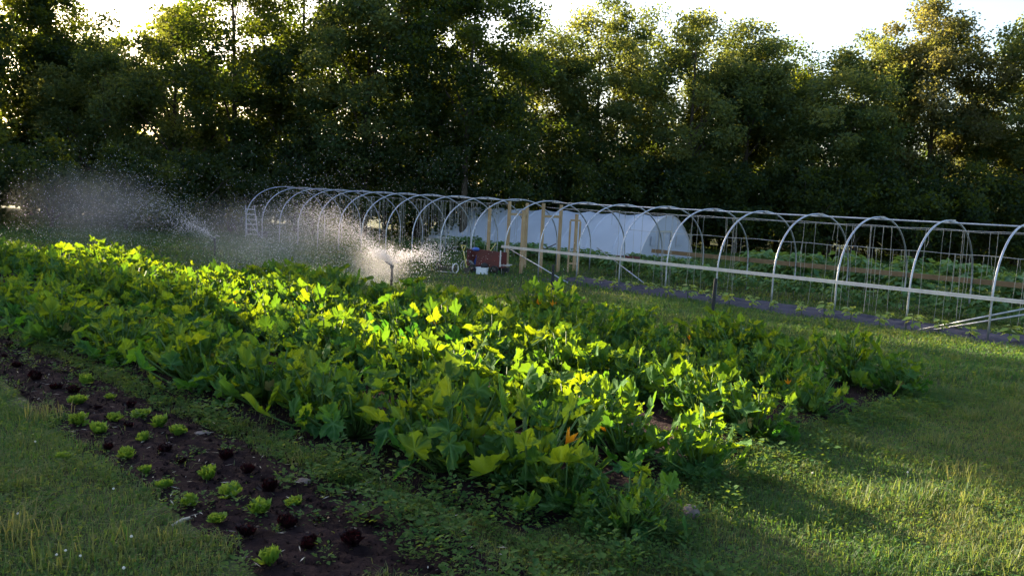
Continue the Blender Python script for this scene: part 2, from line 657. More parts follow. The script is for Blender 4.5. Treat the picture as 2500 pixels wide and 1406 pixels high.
grass('grass', [(190000, 3.2, 9.5, .085, .0028), (150000, 9.5, 18, .10, .006), (150000, 18, 46, .13, .014)], 11)


# broad-leaved weeds and clover among the grass
def weeds():
    g = np.random.default_rng(5)
    bl = []
    for n, d0, d1, sz in ((80000, 3.2, 10, .026), (36000, 10, 20, .045), (30000, 20, 40, .08)):
        xy = ground_pts(n, d0, d1, g)
        k = in_view(np.column_stack([xy, np.zeros(len(xy))]), 120) & turf_ok(xy, g)
        xy = xy[k]
        k = g.uniform(size=len(xy)) < (.35 + .65 * (patch(xy, 2.6, 9.) > .48))
        xy = xy[k]
        N = len(xy)
        z = g.uniform(.01, .07, N) * (sz / .028) ** .6
        nrm = np.column_stack([g.normal(0, .45, (N, 2)), np.ones(N)])
        size = sz * g.uniform(.5, 1.3, N)
        tint = np.clip(.2 + .5 * patch(xy, 1.4, 2.) + g.normal(0, .2, N), 0, 1)
        bl.append(scatter(*LEAF2, np.column_stack([xy, z]), frames(nrm, None, g), size, tint))
    # ragged taller weeds along the bed edges: rosettes of pointed leaves
    c = []
    for i in range(820):
        zone = g.integers(0, 4)
        if zone == 0:
            s = g.uniform(-16, -3.3)
            u = g.normal(3.25, .18) + .07 * (s + 3)
        elif zone == 1:
            s, u = g.normal(-3.0, .3), g.uniform(3.2, 9.6)
        elif zone == 2:
            s, u = g.uniform(-5, -1.8), g.uniform(2.6, 4.0)
        else:
            s, u = g.uniform(-12, -2.5), g.choice([g.normal(1.85, .08), g.uniform(2, 3.1)])
            if g.uniform() < .25:
                continue
        c.append((su(s, u), g.uniform(.5, 1.25) * (.65 if zone == 3 else 1)))
    for i in range(2600):
        q = Vector((*ground_pts(1, 3.6, 15, g)[0], 0))
        if turf_ok(np.array([[q.x, q.y]]), g)[0] and patch(np.array([[q.x, q.y]]), 1.9, 4.)[0] > .42:
            c.append((q, g.uniform(.35, .8)))
    cc, nn, xx, ss, tt = [], [], [], [], []
    for q, sc in c:
        tn = g.uniform(.1, .8)
        hh = g.uniform(.04, .2) * sc
        for j in range(int(g.integers(24, 44))):
            a = g.uniform(0, 6.283)
            z = hh * g.uniform(.1, 1.1)
            o = np.array([math.cos(a), math.sin(a), 0])
            cc.append(np.array(q) + o * .06 * sc * g.uniform(.1, 1.5) + np.array([0, 0, z]))
            xx.append(o + np.array([0, 0, g.uniform(-.1, .7)]))
            nn.append(np.array([0, 0, 1.]) - o * .3 + g.normal(0, .2, 3))
            ss.append([.04 * sc * g.uniform(.5, 1.3)] * 3)
            tt.append(np.clip(tn + g.normal(0, .15), 0, 1))
    bl.append(scatter(*LEAF2, np.array(cc), frames(np.array(nn), np.array(xx), g), np.array(ss), np.array(tt)))
    v, ff, sz, t = merge(bl)
    tag(link('ground_weeds', np_mesh('ground_weeds', v, ff, sz, M['weed'], t)), kind='stuff')


weeds()


# pale clippings, crumbs and small clods lying on the soil
def crumbs():
    g = np.random.default_rng(21)
    bl = []
    n = 5200
    s = g.uniform(-12, -2.6, n)
    u = g.uniform(1.95, 3.1, n)
    p = np.stack([SQ * (u + s), SQ * (u - s), np.full(n, .03)], 1)
    OCT = (np.array([[1, 0, 0], [-1, 0, 0], [0, 1, 0], [0, -1, 0], [0, 0, .7], [0, 0, -.7]]) * .5,
           [(0, 2, 4), (2, 1, 4), (1, 3, 4), (3, 0, 4), (2, 0, 5), (1, 2, 5), (3, 1, 5), (0, 3, 5)])
    k = .5 + 1.6 * g.uniform(size=n) ** 5
    sz = np.stack([g.uniform(.01, .035, n) * k, g.uniform(.01, .035, n) * k, g.uniform(.008, .028, n) * k], 1)
    bl.append(scatter(*OCT, p, frames(g.normal(size=(n, 3)), None, g), sz, g.uniform(0, 1, n)))
    v, ff, szs, t = merge(bl)
    tag(link('soil_clods', np_mesh('soil_clods', v, ff, szs, M['soil'], t)), kind='stuff')


crumbs()


def straw():
    g = np.random.default_rng(22)
    n = 420
    s_, u_ = g.uniform(-12, -2.4, n), g.uniform(1.9, 3.3, n)
    p = np.stack([SQ * (u_ + s_), SQ * (u_ - s_), g.uniform(.028, .045, n)], 1)
    nn = np.column_stack([g.normal(0, .15, (n, 2)), np.ones(n)])
    v, ff, szs, t = scatter(*LEAF2, p, frames(nn, None, g), np.stack([g.uniform(.02, .08, n), g.uniform(.004, .012, n), np.full(n, .01)], 1), g.uniform(0, 1, n))
    tag(link('straw_bits', np_mesh('straw_bits', v, ff, szs, M['grey_wood'], t)), kind='stuff')


straw()


# ------------------------------------------------------------------ squash plants
def squash_blade():
    """palmate, jagged leaf: centre at the petiole, two rings, lobes and sharp teeth"""
    lobes = [-2.25, -1.15, 0.0, 1.15, 2.25]
    A = np.linspace(-2.85, 2.85, 43)
    pts = [(0, 0, 0)]
    vein = [1.0]
    mid, rim = [], []
    for i, a in enumerate(A):
        dl = min(abs(a - l) for l in lobes)
        li = min(range(5), key=lambda k: abs(a - lobes[k]))
        ln = [.72, .92, 1.12, .92, .72][li]
        r = ln * (1 - .38 * min(1, dl / .575) ** 1.7)
        r *= 1 + (.085 if i % 2 else -.065)
        rib = 1 - min(1, dl / .3)
        mid.append((r * .55, a, rib))
        rim.append((r, a, rib))
    out_v, out_r = list(pts), list(vein)
    for ring, lift in ((mid, .16), (rim, .30)):
        for r, a, rib in ring:
            z = lift * r - .10 * rib * r - (.16 * max(0, r - .75))
            out_v.append((r * math.cos(a), r * math.sin(a), z))
            out_r.append(rib)
    n = len(A)
    fs = []
    for i in range(n - 1):
        fs.append((0, 1 + i, 2 + i))
        fs.append((1 + i, 1 + n + i, 2 + n + i, 2 + i))
    return np.array(out_v), fs, np.array(out_r)


SQV, SQF, SQR = squash_blade()


def squash_proto(i, nleaf, flower):
    g = np.random.default_rng(100 + i)
    root = thing('squash_plant', 'squash plant', 'squash plant')
    cs, nn, xx, sz, tt = [], [], [], [], []
    mb = MB()
    for j in range(nleaf):
        a = j * 2.399 + g.normal(0, .25)
        inner = j / nleaf
        el = rad(12 + 68 * inner + g.normal(0, 7))
        L = (.16 + .46 * g.uniform()) * (1 - .1 * inner)
        o = np.array([math.cos(a), math.sin(a), 0])
        tip = o * L * math.cos(el) + np.array([0, 0, L * math.sin(el) + .02])
        midp = tip * .5 + np.array([0, 0, -.04]) + g.normal(0, .012, 3)
        mb.tube([(0, 0, 0), midp, tip], [.011, .008, .006], 5)
        cs.append(tip)
        if g.uniform() < .62:      # blade held up like a fan, carrying on from its stalk
            nn.append(np.array([0, 0, .45]) - o * g.uniform(.2, 1.0) + g.normal(0, .34, 3))
            xx.append(o * .5 + np.array([0, 0, .9]) + g.normal(0, .3, 3))
        else:
            nn.append(np.array([0, 0, .8]) + o * g.uniform(-.2, .9) + g.normal(0, .36, 3))
            xx.append(o + np.array([0, 0, .4 * g.uniform()]) + g.normal(0, .35, 3))
        sz.append(.112 * g.uniform(.55, 1.35) * (1.0 - .25 * inner))
        tt.append(np.clip(.2 + .55 * inner + g.normal(0, .22), 0, 1))
    cs, nn, xx = np.array(cs), np.array(nn), np.array(xx)
    sz, tt = np.array(sz), np.array(tt)
    zs = sz * g.uniform(.4, 1.9, nleaf)
    old = np.zeros(nleaf, bool)
    if i in (1, 4):
        old[nleaf // 2 + int(g.integers(0, 6))] = True
    for sel, nm, mt in ((~old, 'leaves', 'squash'), (old, 'yellowing_leaf', 'squash_pale')):
        if not sel.any():
            continue
        k = int(sel.sum())
        bend = SQV[None] + 0 * cs[sel][:, None, :]
        v, ff, fs, t = scatter(SQV, SQF, cs[sel], frames(nn[sel], xx[sel], g), np.stack([sz[sel] * 1.12, sz[sel] * g.uniform(.72, 1.1, k), zs[sel]], 1), tt[sel])
        # each blade curls and ruffles its own way
        ph = np.repeat(g.uniform(0, 6.28, (k, 3)), len(SQV), 0)
        tv = np.tile(SQV, (k, 1))
        rr = np.hypot(tv[:, 0], tv[:, 1])
        v[:, 2] += .02 * rr * np.sin(3.1 * tv[:, 0] + ph[:, 0]) + .016 * rr * np.sin(5.3 * tv[:, 1] + ph[:, 1])
        v += (.012 * rr * np.sin(7 * tv[:, 0] + ph[:, 2]))[:, None] * np.array([.6, .6, .4])
        v = v + g.normal(0, .004, v.shape)
        v[:, 2] = np.maximum(v[:, 2], .012)
        link(nm, np_mesh(nm, v, ff, fs, M[mt], t, np.tile(SQR, k), True), root)
    st = mb.build('leaf_stalks', M['petiole'], root)
    if flower:
        fb = MB()
        a = g.uniform(0, 6.28)
        c = Vector((.2 * math.cos(a), .2 * math.sin(a), .2 + .1 * g.uniform()))
        dirs = Vector((math.cos(a) * .5, math.sin(a) * .5, .8)).normalized()
        x = dirs.orthogonal().normalized()
        y = dirs.cross(x)
        for k in range(5):
            t0 = 2 * math.pi * k / 5
            d = x * math.cos(t0) + y * math.sin(t0)
            e = x * -math.sin(t0) + y * math.cos(t0)
            fb.add([c, c + dirs * .05 + d * .022 - e * .018, c + dirs * .10 + d * .055, c + dirs * .05 + d * .022 + e * .018], [(0, 1, 2, 3)])
        fb.build('flower', M['flower'], root)
    return root


protos = [squash_proto(i, n, i in (2, 6)) for i, n in enumerate((56, 60, 52, 59, 62, 55, 57, 60))]
used = set()
ROWS = [(3.98, .085, -2.9, -23, 'shaded squash plant in the row edging the lettuce bed', 'squash plants in the row nearest the lettuce bed'),
        (5.35, .06, -3.2, -23.5, 'squash plant with yellow backlit leaves in the sunlit row', 'squash plants in the sunlit row'),
        (6.75, .035, -3.4, -20, 'shaded squash plant in the row just behind the sunlit row', 'squash plants in the row behind the sunlit one'),
        (8.15, .015, -3.4, -15.5, 'shaded squash plant in the last row but one before the grass', 'squash plants in the last row but one'),
        (9.6, 0, -3.3, -9.5, 'shaded squash plant in the back row on the grass side', 'squash plants in the back row by the grass')]
for u0, ku, s0, s1, lab, grp in ROWS:
    s = s0
    while s > s1:
        k = random.randrange(len(protos))
        q = su(s + random.gauss(0, .06), u0 + ku * (s + 3) + random.gauss(0, .14))
        sc = random.uniform(.85, 1.22) * (.82 if s > s0 - .5 else 1)
        rz = random.uniform(0, 6.283)
        if k not in used:
            used.add(k)
            o = protos[k]
            o.location = q
            o.rotation_euler = (0, 0, rz)
            o.scale = (sc, sc, sc)
            tag(o, lab, 'squash plant', grp)
        else:
            dup(protos[k], q, rz, sc, lab, grp)
        s -= random.uniform(.42, .56)


# ------------------------------------------------------------------ lettuces
def frill_leaf():
    v, fs = [], []
    for i in range(4):
        t = i / 3
        wdt = (.12, .34, .5, .42)[i]
        for j in range(7):
            q = j / 6 - .5
            x = t + (.12 * math.cos(j * 2.9) if i == 3 else 0)
            z = .45 * t * t + .10 * t * math.sin(j * 2.6 + i) + .3 * abs(q)
            v.append((x, q * 2 * wdt, z))
    for i in range(3):
        for j in range(6):
            a = i * 7 + j
            fs.append((a, a + 7, a + 8, a + 1))
    return np.array(v), fs


FRV, FRF = frill_leaf()


def lettuce_mesh(seed, mat, upright):
    g = np.random.default_rng(seed)
    n = 40
    k = np.arange(n) / n
    a = np.arange(n) * 2.399
    o = np.stack([np.cos(a), np.sin(a), np.zeros(n)], 1)
    el = .35 + (1.15 + upright) * k + g.normal(0, .12, n)
    x = o * np.cos(el)[:, None] + np.array([0, 0, 1.]) * np.sin(el)[:, None]
    nn = np.array([0, 0, 1.]) * np.cos(el)[:, None] - o * np.sin(el)[:, None] + g.normal(0, .1, (n, 3))
    sz = .082 * (1 - .2 * k) * g.uniform(.8, 1.15, n)
    c = o * .008 + np.array([0, 0, .012])
    v, ff, fs, t = scatter(FRV, FRF, c, frames(nn, x, g), sz, np.clip(.3 + .5 * k + g.normal(0, .15, n), 0, 1))
    v = v + g.normal(0, .0058, v.shape)
    v[:, 2] = np.maximum(v[:, 2], .004)
    return np_mesh('leaves', v, ff, fs, mat, t)


GREEN = [(191, 984), (269, 972), (194, 1033), (236, 1058), (280, 1026), (347, 1018), (350, 1076), (392, 1040), (432, 1061), (309, 1118), (354, 1153),
         (510, 1168), (401, 1191), (459, 1230), (565, 1213), (632, 1253), (721, 1233), (532, 1272), (663, 1376), (209, 938), (154, 1118)]
RED = [(27, 847), (320, 994), (240, 997), (311, 1042), (265, 1096), (403, 1102), (445, 1127), (552, 1120), (605, 1154), (663, 1198), (601, 1306),
       (699, 1288), (761, 1334), (784, 1272), (138, 950), (85, 926), (40, 894), (10, 872), (180, 958), (860, 1330), (905, 1275)]
lp = {}
for kind, pts in (('green', GREEN), ('red', RED)):
    ms = [lettuce_mesh(300 + i + (50 if kind == 'red' else 0), M['lettuce' if kind == 'green' else 'red_lettuce'], .1 * i) for i in range(4)]
    for i, (x, y) in enumerate(pts):
        o = link('lettuce', ms[i % 4], None, P(x, y + 4, .012))
        o.rotation_euler = (0, 0, random.uniform(0, 6.28))
        sc = random.uniform(.6, 1.08) * (.85 if kind == 'red' else 1)
        o.scale = (sc * random.uniform(.9, 1.15), sc, sc * random.uniform(.75, 1.1))
        o.rotation_euler = (random.gauss(0, .12), random.gauss(0, .12), random.uniform(0, 6.28))
        if (x, y) == (663, 1376):
            tag(o, 'bright green lettuce at the near grassy corner of the soil bed', 'lettuce')
        elif kind == 'green':
            tag(o, 'frilly bright green lettuce on the dark soil bed', 'lettuce', 'green lettuces in the soil bed')
        else:
            tag(o, 'dark purple red lettuce on the dark soil bed', 'lettuce', 'dark red lettuces in the soil bed')


# ------------------------------------------------------------------ clover flowers, stone
def clover(loc, h):
    r_ = thing('clover_flower', 'white clover head standing in the grass beside the lettuce bed', 'clover flower', loc, 0, 'white clover heads in the grass')
    a = MB()
    a.tube([(0, 0, 0), (.004, 0, h * .6), (0, .004, h)], .0016, 5)
    a.build('stem', M['petiole'], r_)
    b = MB()
    b.lathe((0, 0, h), [(.002, -.007), (.006, -.004), (.008, 0), (.006, .004), (.002, .007)], 9)
    b.build('flower_head', M['clover'], r_)
    return r_


CL = [(277, 1192), (321, 1312), (160, 1340), (138, 1348), (196, 1352), (44, 1252), (86, 1075), (302, 1388), (1984, 1152), (2216, 1152)]
c0 = None
for x, y in CL:
    q = P(x, y, .09)
    q.z = 0
    if c0 is None:
        c0 = clover(q, .09)
    else:
        o = dup(c0, q, random.uniform(0, 6), random.uniform(.85, 1.15))
        if x > 1900:
            o['label'] = 'white clover head in the sun streaked grass past the squash rows'
            o['group'] = 'white clover heads in the sun streaked grass'


def rock(loc, r_, label, seed, squash=.75):
    g = np.random.default_rng(seed)
    mb = MB()
    vs, fs = [], []
    nu, nv = 14, 9
    ph = g.uniform(0, 6, 6)
    for j in range(nv + 1):
        th = math.pi * j / nv
        for i in range(nu):
            a = 2 * math.pi * i / nu
            k = 1 + .10 * math.sin(2 * a + ph[0] + th) + .07 * math.sin(3 * a + ph[1]) * math.sin(2 * th) + .04 * math.sin(5 * a + 3 * th + ph[2])
            vs.append((r_ * k * math.sin(th) * math.cos(a), r_ * .85 * k * math.sin(th) * math.sin(a), r_ * squash * (k * math.cos(th) + .75)))
    for j in range(nv):
        for i in range(nu):
            fs.append((j * nu + i, (j + 1) * nu + i, (j + 1) * nu + (i + 1) % nu, j * nu + (i + 1) % nu))
    mb.add(vs, fs, True)
    o = mb.build('stone', M['stone'], None, loc)
    return tag(o, label, 'stone')


rock(P(1687, 1262), .062, 'rounded brown stone lying in the weeds past the squash rows', 1)
rock(P(742, 1182), .05, 'grey stone at the weedy edge of the lettuce bed', 2, .5)
rock(P(494, 1062), .06, 'flat dark stone beside the green lettuces', 4, .35)
mb = MB()
a, b = P(420, 1282, .012), P(468, 1262, .02)
mb.tube([a, (a + b) / 2 + Vector((0, .01, .006)), b], [.009, .011, .008], 6)
tag(mb.build('stick', M['grey_wood']), 'short grey stick lying on the dark soil bed', 'stick')


# ------------------------------------------------------------------ hoop houses
W_H = 3.7
U0 = 15.5


def hoop_pts(s, H, zl=.72, u0=U0, wd=W_H):
    pts = [su(s, u0, -.05), su(s, u0 + .005, zl * .55)]
    for i in range(25):
        t = math.pi * (1 - i / 24)
        c, sn = math.cos(t), math.sin(t)
        pts.append(su(s, u0 + wd / 2 + wd / 2 * math.copysign(abs(c) ** .92, c), zl * .9 + (H - zl * .9) * abs(sn) ** .88))
    pts += [su(s, u0 + wd - .005, zl * .55), su(s, u0 + wd, -.05)]
    return pts


def clamp(mb, s, H):
    mb.box(su(s + .05, U0 + W_H / 2, H - .005), .10, .05, .055, Matrix.Rotation(rad(-45), 3, 'Z'))


def build_tunnel(name, label, s_list, H_of, posts_at, rails):
    root = thing(name, label, 'hoop house frame')
    for i, s in enumerate(s_list):
        mb = MB()
        mb.tube(hoop_pts(s, H_of(s)), .0195, 8)
        h = mb.build('hoop', M['steel'], root)
        cb = MB()
        clamp(cb, s, H_of(s) + .0)
        cb.build('clamp', M['steel'], h)
    mb = MB()
    a, b = max(s_list), min(s_list)
    mb.tube([su(x, U0 + W_H / 2 + .0, H_of(x) - .043) for x in np.linspace(a, b, 12)], .019, 8)
    mb.build('ridge_pipe', M['steel'], root)
    # end wall door frame posts, crossbar
    for du, top in ((.62, .86), (1.42, .965), (2.18, .955), (2.9, .83)):
        pb = MB()
        Ht = H_of(posts_at)
        pb.box(su(posts_at + .06, U0 + du, Ht * top / 2 - .03), .07, .075, Ht * top + .06, Matrix.Rotation(rad(-45), 3, 'Z'))
        pb.build('door_post', M['wood'], root)
    pb = MB()
    pb.bar(su(posts_at + .06, U0 + 1.47, 1.62), su(posts_at + .06, U0 + 2.13, 1.62), .04, .07)
    pb.build('door_lintel', M['wood'], root)
    return root


SR = [-15.86 + 1.33 * k + .02 * math.sin(k * 5.1) for k in range(13)]
HR = lambda s: 2.03 + .0022 * (-s)
tr = build_tunnel('hoop_house_frame', 'bare metal hoop frame with long pale side rail above the black ground cloth', SR, HR, -15.86, True)
mb = MB()
for dz in (-.018, .018):
    mb.bar(su(-15.95, U0 - .035, .75 + dz), su(.3, U0 - .035, .75 + dz), .03, .030)
mb.build('side_rail', M['rail'], tr)
mb = MB()
mb.bar(su(-13.6, U0 + W_H + .04, .78), su(.3, U0 + W_H + .04, .78), .05, .11, )
mb.build('hip_board', M['old_wood'], tr)
for a, b in ((su(-15.7, U0 - .02, .72), P(1397, 697)), (P(2240, 806), su(-3.15, U0 - .02, .72)),
             (su(-15.6, U0 + W_H, .72), P(1575, 693)), (su(-3.0, U0 + .06, .66), P(2262, 808))):
    mb = MB()
    mb.tube([a, b], .017, 8)
    mb.build('brace', M['steel'], tr)
# half-hung door leaf inside the frame
mb = MB()
dA, dB = su(-15.3, U0 + 2.05, 0), su(-15.05, U0 + 2.2, 0)
for q in (dA, dB):
    mb.bar(q, q + Vector((0, 0, 1.52)), .045, .05)
mb.bar(dA + Vector((0, 0, 1.545)), dB + Vector((0, 0, 1.545)), .045, .05)
mb.bar(dA + Vector((0, 0, .3)), dB + Vector((0, 0, .3)), .045, .05)
mb.build('door_frame', M['wood'], tr)

SL = [-17.25 - 1.385 * k for k in range(11)]
HL = lambda s: 2.06 + .0062 * (-s - 15.86)
tl = build_tunnel('hoop_house_frame', 'bare metal hoop frame farther back, half veiled by the sprinkler spray', SL, HL, -17.25, False)
for a, b in ((su(-17.3, U0 + W_H, .72), su(-18.9, U0 + W_H, .02)), (su(-30.9, U0, .75), su(-29.6, U0 - .03, .02)), (su(-17.4, U0, .72), su(-19.6, U0, .1))):
    mb = MB()
    mb.tube([a, b], .016, 8)
    mb.build('brace', M['dark_iron'] if a.z < .73 else M['steel'], tl)


# trellis wires and the strings that hang from them
def wire(s0, s1, u, z, r_, label, seed, H=None):
    g = np.random.default_rng(seed)
    mb = MB()
    mb.tube([su(s, u, z - .02 * math.sin((s - s0) * 2.4) ** 2) for s in np.linspace(s0, s1, 40)], r_, 5)
    return tag(mb.build('trellis_wire', M['wire']), label, 'wire')


wire(-15.8, .1, U0 + 1.55, 1.88, .006, 'upper trellis wire under the ridge of the near hoop frame', 1)
wire(-13.9, .1, U0 + 2.95, 1.37, .006, 'lower trellis wire along the far side of the near hoop frame', 2)
wire(-15.8, .1, U0 + 2.35, 1.85, .004, 'thin second wire beside the upper trellis wire', 3)
wire(-31, -17.3, U0 + 1.6, 1.92, .005, 'trellis wire under the ridge of the spray veiled hoop frame', 4)


def strings(n, s0, s1, u, zt, zb, label, grp, seed):
    g = np.random.default_rng(seed)
    ms = []
    for k in range(5):
        mb = MB()
        L = zt - zb
        ph = g.uniform(0, 6)
        amp = g.uniform(.006, .025)
        mb.tube([(amp * math.sin(ph + 5 * t) * t, amp * math.cos(ph * 2 + 4 * t) * t, -L * t) for t in np.linspace(0, 1, 9)], .0042, 4, False)
        mb.tube([(0, 0, .012), (.012, 0, -.02), (.004, .008, -.09 - .1 * g.uniform())], .005, 4, False)
        me = mb.build('trellis_string', M['string'])
        ms.append(me.data)
        D.objects.remove(me)
    for s in np.sort(g.uniform(s0, s1, n)):
        o = link('trellis_string', ms[int(g.integers(0, 5))], None, su(s, u, zt - .012))
        o.rotation_euler = (g.normal(0, .012), g.normal(0, .012), g.uniform(0, 6.28))
        o.scale = (1, 1, g.choice([1, 1, 1, 1, .99, .45, .2]))
        tag(o, label, 'string', grp)


strings(62, -13.5, .0, U0 + 1.55, 1.88, .06, 'pale twine hanging from the upper trellis wire of the near hoop frame', 'strings on the upper trellis wire', 1)
strings(44, -13.2, .0, U0 + 2.95, 1.37, .06, 'pale twine hanging from the lower trellis wire of the near hoop frame', 'strings on the lower trellis wire', 2)
strings(80, -27.5, -17.6, U0 + 1.6, 1.92, .3, 'pale twine hanging inside the spray veiled hoop frame', 'strings in the spray veiled hoop frame', 3)
strings(40, -27.5, -17.6, U0 + 2.5, 1.75, .3, 'pale twine hanging inside the spray veiled hoop frame', 'strings in the spray veiled hoop frame', 4)


# ------------------------------------------------------------------ seedlings on the ground cloth
def small_plant(name, seed, n, h, spread, leaf, mat, label, cat, stem=True):
    g = np.random.default_rng(seed)
    r_ = thing(name, label, cat)
    a = g.uniform(0, 6.283, n)
    z = h * (.35 + .65 * g.uniform(size=n))
    o = np.stack([np.cos(a), np.sin(a), np.zeros(n)], 1)
    c = o * (spread * .35 * g.uniform(size=n))[:, None] + np.column_stack([np.zeros((n, 2)), z])
    nn = np.array([0, 0, 1.]) + o * .35 + g.normal(0, .3, (n, 3))
    v, ff, fs, t = scatter(*LEAF2, c, frames(nn, o + np.array([0, 0, -.15]), g), leaf * g.uniform(.6, 1.2, n), np.clip(g.normal(.5, .25, n), 0, 1))
    link('leaves', np_mesh('leaves', v, ff, fs, mat, t), r_)
    mb = MB()
    mb.tube([(0, 0, 0), (.004, .003, h * .5), (0, 0, h * .95)], [.006, .005, .003], 5)
    mb.build('stem', M['petiole'], r_)
    return r_


sl = 'young seedling at the grassy edge of the black ground cloth'
sp = [small_plant('seedling', 40 + i, 13, .19, .12, .12, M['seedling'], sl, 'seedling') for i in range(3)]
cnt = 0
for i in range(24):
    s = -13.6 + .53 * i + random.gauss(0, .04)
    q = su(s, U0 - .02 + random.gauss(0, .03), .03)
    sc = random.uniform(.7, 1.15)
    if i < 3:
        sp[i].location = q
        tag(sp[i], sl, 'seedling', 'seedlings along the near edge of the ground cloth')
    else:
        dup(sp[i % 3], q, random.uniform(0, 6), sc * 1.45, sl, 'seedlings along the near edge of the ground cloth')
sl2 = 'small dim seedling at the inner edge of the black ground cloth'
for i in range(18):
    dup(sp[i % 3], su(-13.9 + .62 * i + random.gauss(0, .05), U0 + 1.02 + random.gauss(0, .05), .01), random.uniform(0, 6), random.uniform(.6, .95), sl2, 'seedlings along the inner edge of the ground cloth')

# crop rows inside and beyond the near hoop house
cl1 = 'dark green crop plant in the bed under the brown hip board'
cp = [small_plant('crop_plant', 60 + i, 110, .55, .75, .16, M['crop'], cl1, 'crop plant') for i in range(4)]
g1 = 'crop plants in the bed along the far side of the near hoop frame'
n_ = 0
for i in range(34):
    s = -14.6 + .46 * i + random.gauss(0, .06)
    q = su(s, U0 + 3.0 + random.gauss(0, .1))
    sc = random.uniform(.7, 1.1)
    if n_ < 4:
        cp[n_].location = q
        tag(cp[n_], cl1, 'crop plant', g1)
    else:
        dup(cp[i % 4], q, random.uniform(0, 6), sc, cl1, g1)
    n_ += 1
cl2 = 'tall pale green crop plant beyond the hoop frame, against the dark woods'
for i in range(44):
    q = su(-12.6 + .30 * i + random.gauss(0, .08), U0 + 6.6 + random.choice([0, .7, 1.5]) + random.gauss(0, .12))
    dup(cp[i % 4], q, random.uniform(0, 6), (1.5, 1.5, random.uniform(1.3, 1.9)), cl2, 'tall crop plants beyond the near hoop frame')
cl3 = 'low leafy crop plant in the bed before the white greenhouse'
for i in range(60):
    q = su(-24.5 + .25 * i + random.gauss(0, .1), 20.6 + random.choice([0, .55, 1.1]) + random.gauss(0, .1))
    if q.x / q.y > .24:
        continue
    dup(cp[i % 4], q, random.uniform(0, 6), (1.1, 1.1, random.uniform(.7, 1.0)), cl3, 'low crop plants before the white greenhouse')


# ------------------------------------------------------------------ white greenhouse
def greenhouse():
    loc = P(1556, 640)
    L, Wd, H = 11.2, 4.3, 1.76
    th = rad(40)
    ax = Vector((-math.cos(th), math.sin(th), 0))     # along the wall, towards the left
    ay = Vector((math.sin(th), math.cos(th), 0))      # across, away from the camera
    root = thing('greenhouse', 'white plastic covered tunnel greenhouse behind the bare hoops', 'greenhouse', loc)
    prof = []
    for i in range(21):
        t = i / 20
        q = -math.cos(math.pi * t)
        q = .35 * q + .65 * (2 * t - 1)
        x = Wd / 2 + Wd / 2 * q
        z = H * (1 - abs(q) ** 1.9) ** .78
        prof.append((x, z * (1 if z < H else 1)))
    n = len(prof)
    vs, fs = [], []
    K = 72
    for k in range(K + 1):
        q = k / K
        for x, z in prof:
            sag = -.07 * math.sin(q * math.pi * 9) ** 2
            sl = -.12 * q
            vs.append(ax * (L * q) + ay * (x + 0) + Vector((0, 0, z * (1 + sag * .5) + sl * (z / H))))
    for k in range(K):
        for i in range(n - 1):
            fs.append((k * n + i, k * n + i + 1, (k + 1) * n + i + 1, (k + 1) * n + i))
    mb = MB()
    mb.add(vs, fs, True)
    mb.build('cover', M['film'], root)
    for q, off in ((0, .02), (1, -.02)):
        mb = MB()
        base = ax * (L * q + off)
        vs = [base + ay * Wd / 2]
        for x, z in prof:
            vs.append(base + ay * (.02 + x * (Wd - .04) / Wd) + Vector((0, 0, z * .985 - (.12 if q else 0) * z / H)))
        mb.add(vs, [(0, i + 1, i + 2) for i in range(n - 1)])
        mb.build('end_wall', M['film_end_shaded'], root)
    for k in range(1, 9):
        mb = MB()
        mb.tube([ax * (L * k / 9) + ay * x + Vector((0, 0, z - .12 * k / 9 * z / H)) for x, z in prof], .018, 6)
        mb.build('rib', M['film'], root)
    # end arch, door frame and vents on the near gable
    mb = MB()
    mb.tube([ay * x + Vector((0, 0, z)) - ax * .012 for x, z in prof], .022, 6)
    mb.build('end_arch', M['rail'], root)
    mb = MB()
    for x, h in ((1.45, 1.12), (2.35, 1.12)):
        mb.bar(ay * x - ax * .02, ay * x - ax * .02 + Vector((0, 0, h)), .05, .03)
    mb.bar(ay * 1.45 - ax * .02 + Vector((0, 0, 1.14)), ay * 2.35 - ax * .02 + Vector((0, 0, 1.14)), .03, .05)
    mb.build('door_frame', M['grey_wood'], root)
    for x in (.85, 2.8):
        mb = MB()
        mb.bar(ay * x - ax * .03 + Vector((0, 0, .78)), ay * (x + .5) - ax * .03 + Vector((0, 0, .78)), .02, .36)
        mb.build('vent', M['film_end_shaded'], root)
    mb = MB()
    mb.bar(-ay * .03 - ax * .05 + Vector((0, 0, .1)), -ay * .03 + ax * L + Vector((0, 0, .1)), .04, .2)
    mb.build('base_board', M['rail'], root)


greenhouse()

# ------------------------------------------------------------------ junk by the hoop ends
DZ = Vector((0, 0, 1))


def garden_cart():
    c = P(1182, 668)
    c.z = 0
    r_ = thing('garden_cart', 'rusty dark red metal cart with high side panels and small wheels', 'cart', c, rad(-14))
    a = MB()
    a.box((0, .34, .40), 1.06, .03, .40)
    a.build('side_panel', M['rust'], r_)
    a = MB()
    a.box((.10, -.02, .42), .66, .03, .44, Matrix.Rotation(rad(4), 3, 'Y'))
    a.build('side_panel', M['rust'], r_)
    a = MB()
    a.box((-.50, .16, .42), .03, .34, .42)
    a.build('end_panel', M['rust'], r_)
    a = MB()
    a.box((.02, .16, .2), 1.0, .32, .03)
    a.build('floor', M['rust'], r_)
    a = MB()
    a.box((.45, -.04, .44), .035, .02, .44)
    a.build('corner_post', M['rail'], r_)
    for x in (-.32, .3):
        wb = MB()
        wb.ring((x, -.06, .12), (0, 1, 0), .1, .025, 18, 6)
        wheel = wb.build('wheel', M['rubber'], r_)
        hb = MB()
        hb.tube([(x, -.09, .12), (x, -.03, .12)], .06, 10)
        hb.build('hub', M['dark_iron'], wheel)
    return r_


garden_cart()


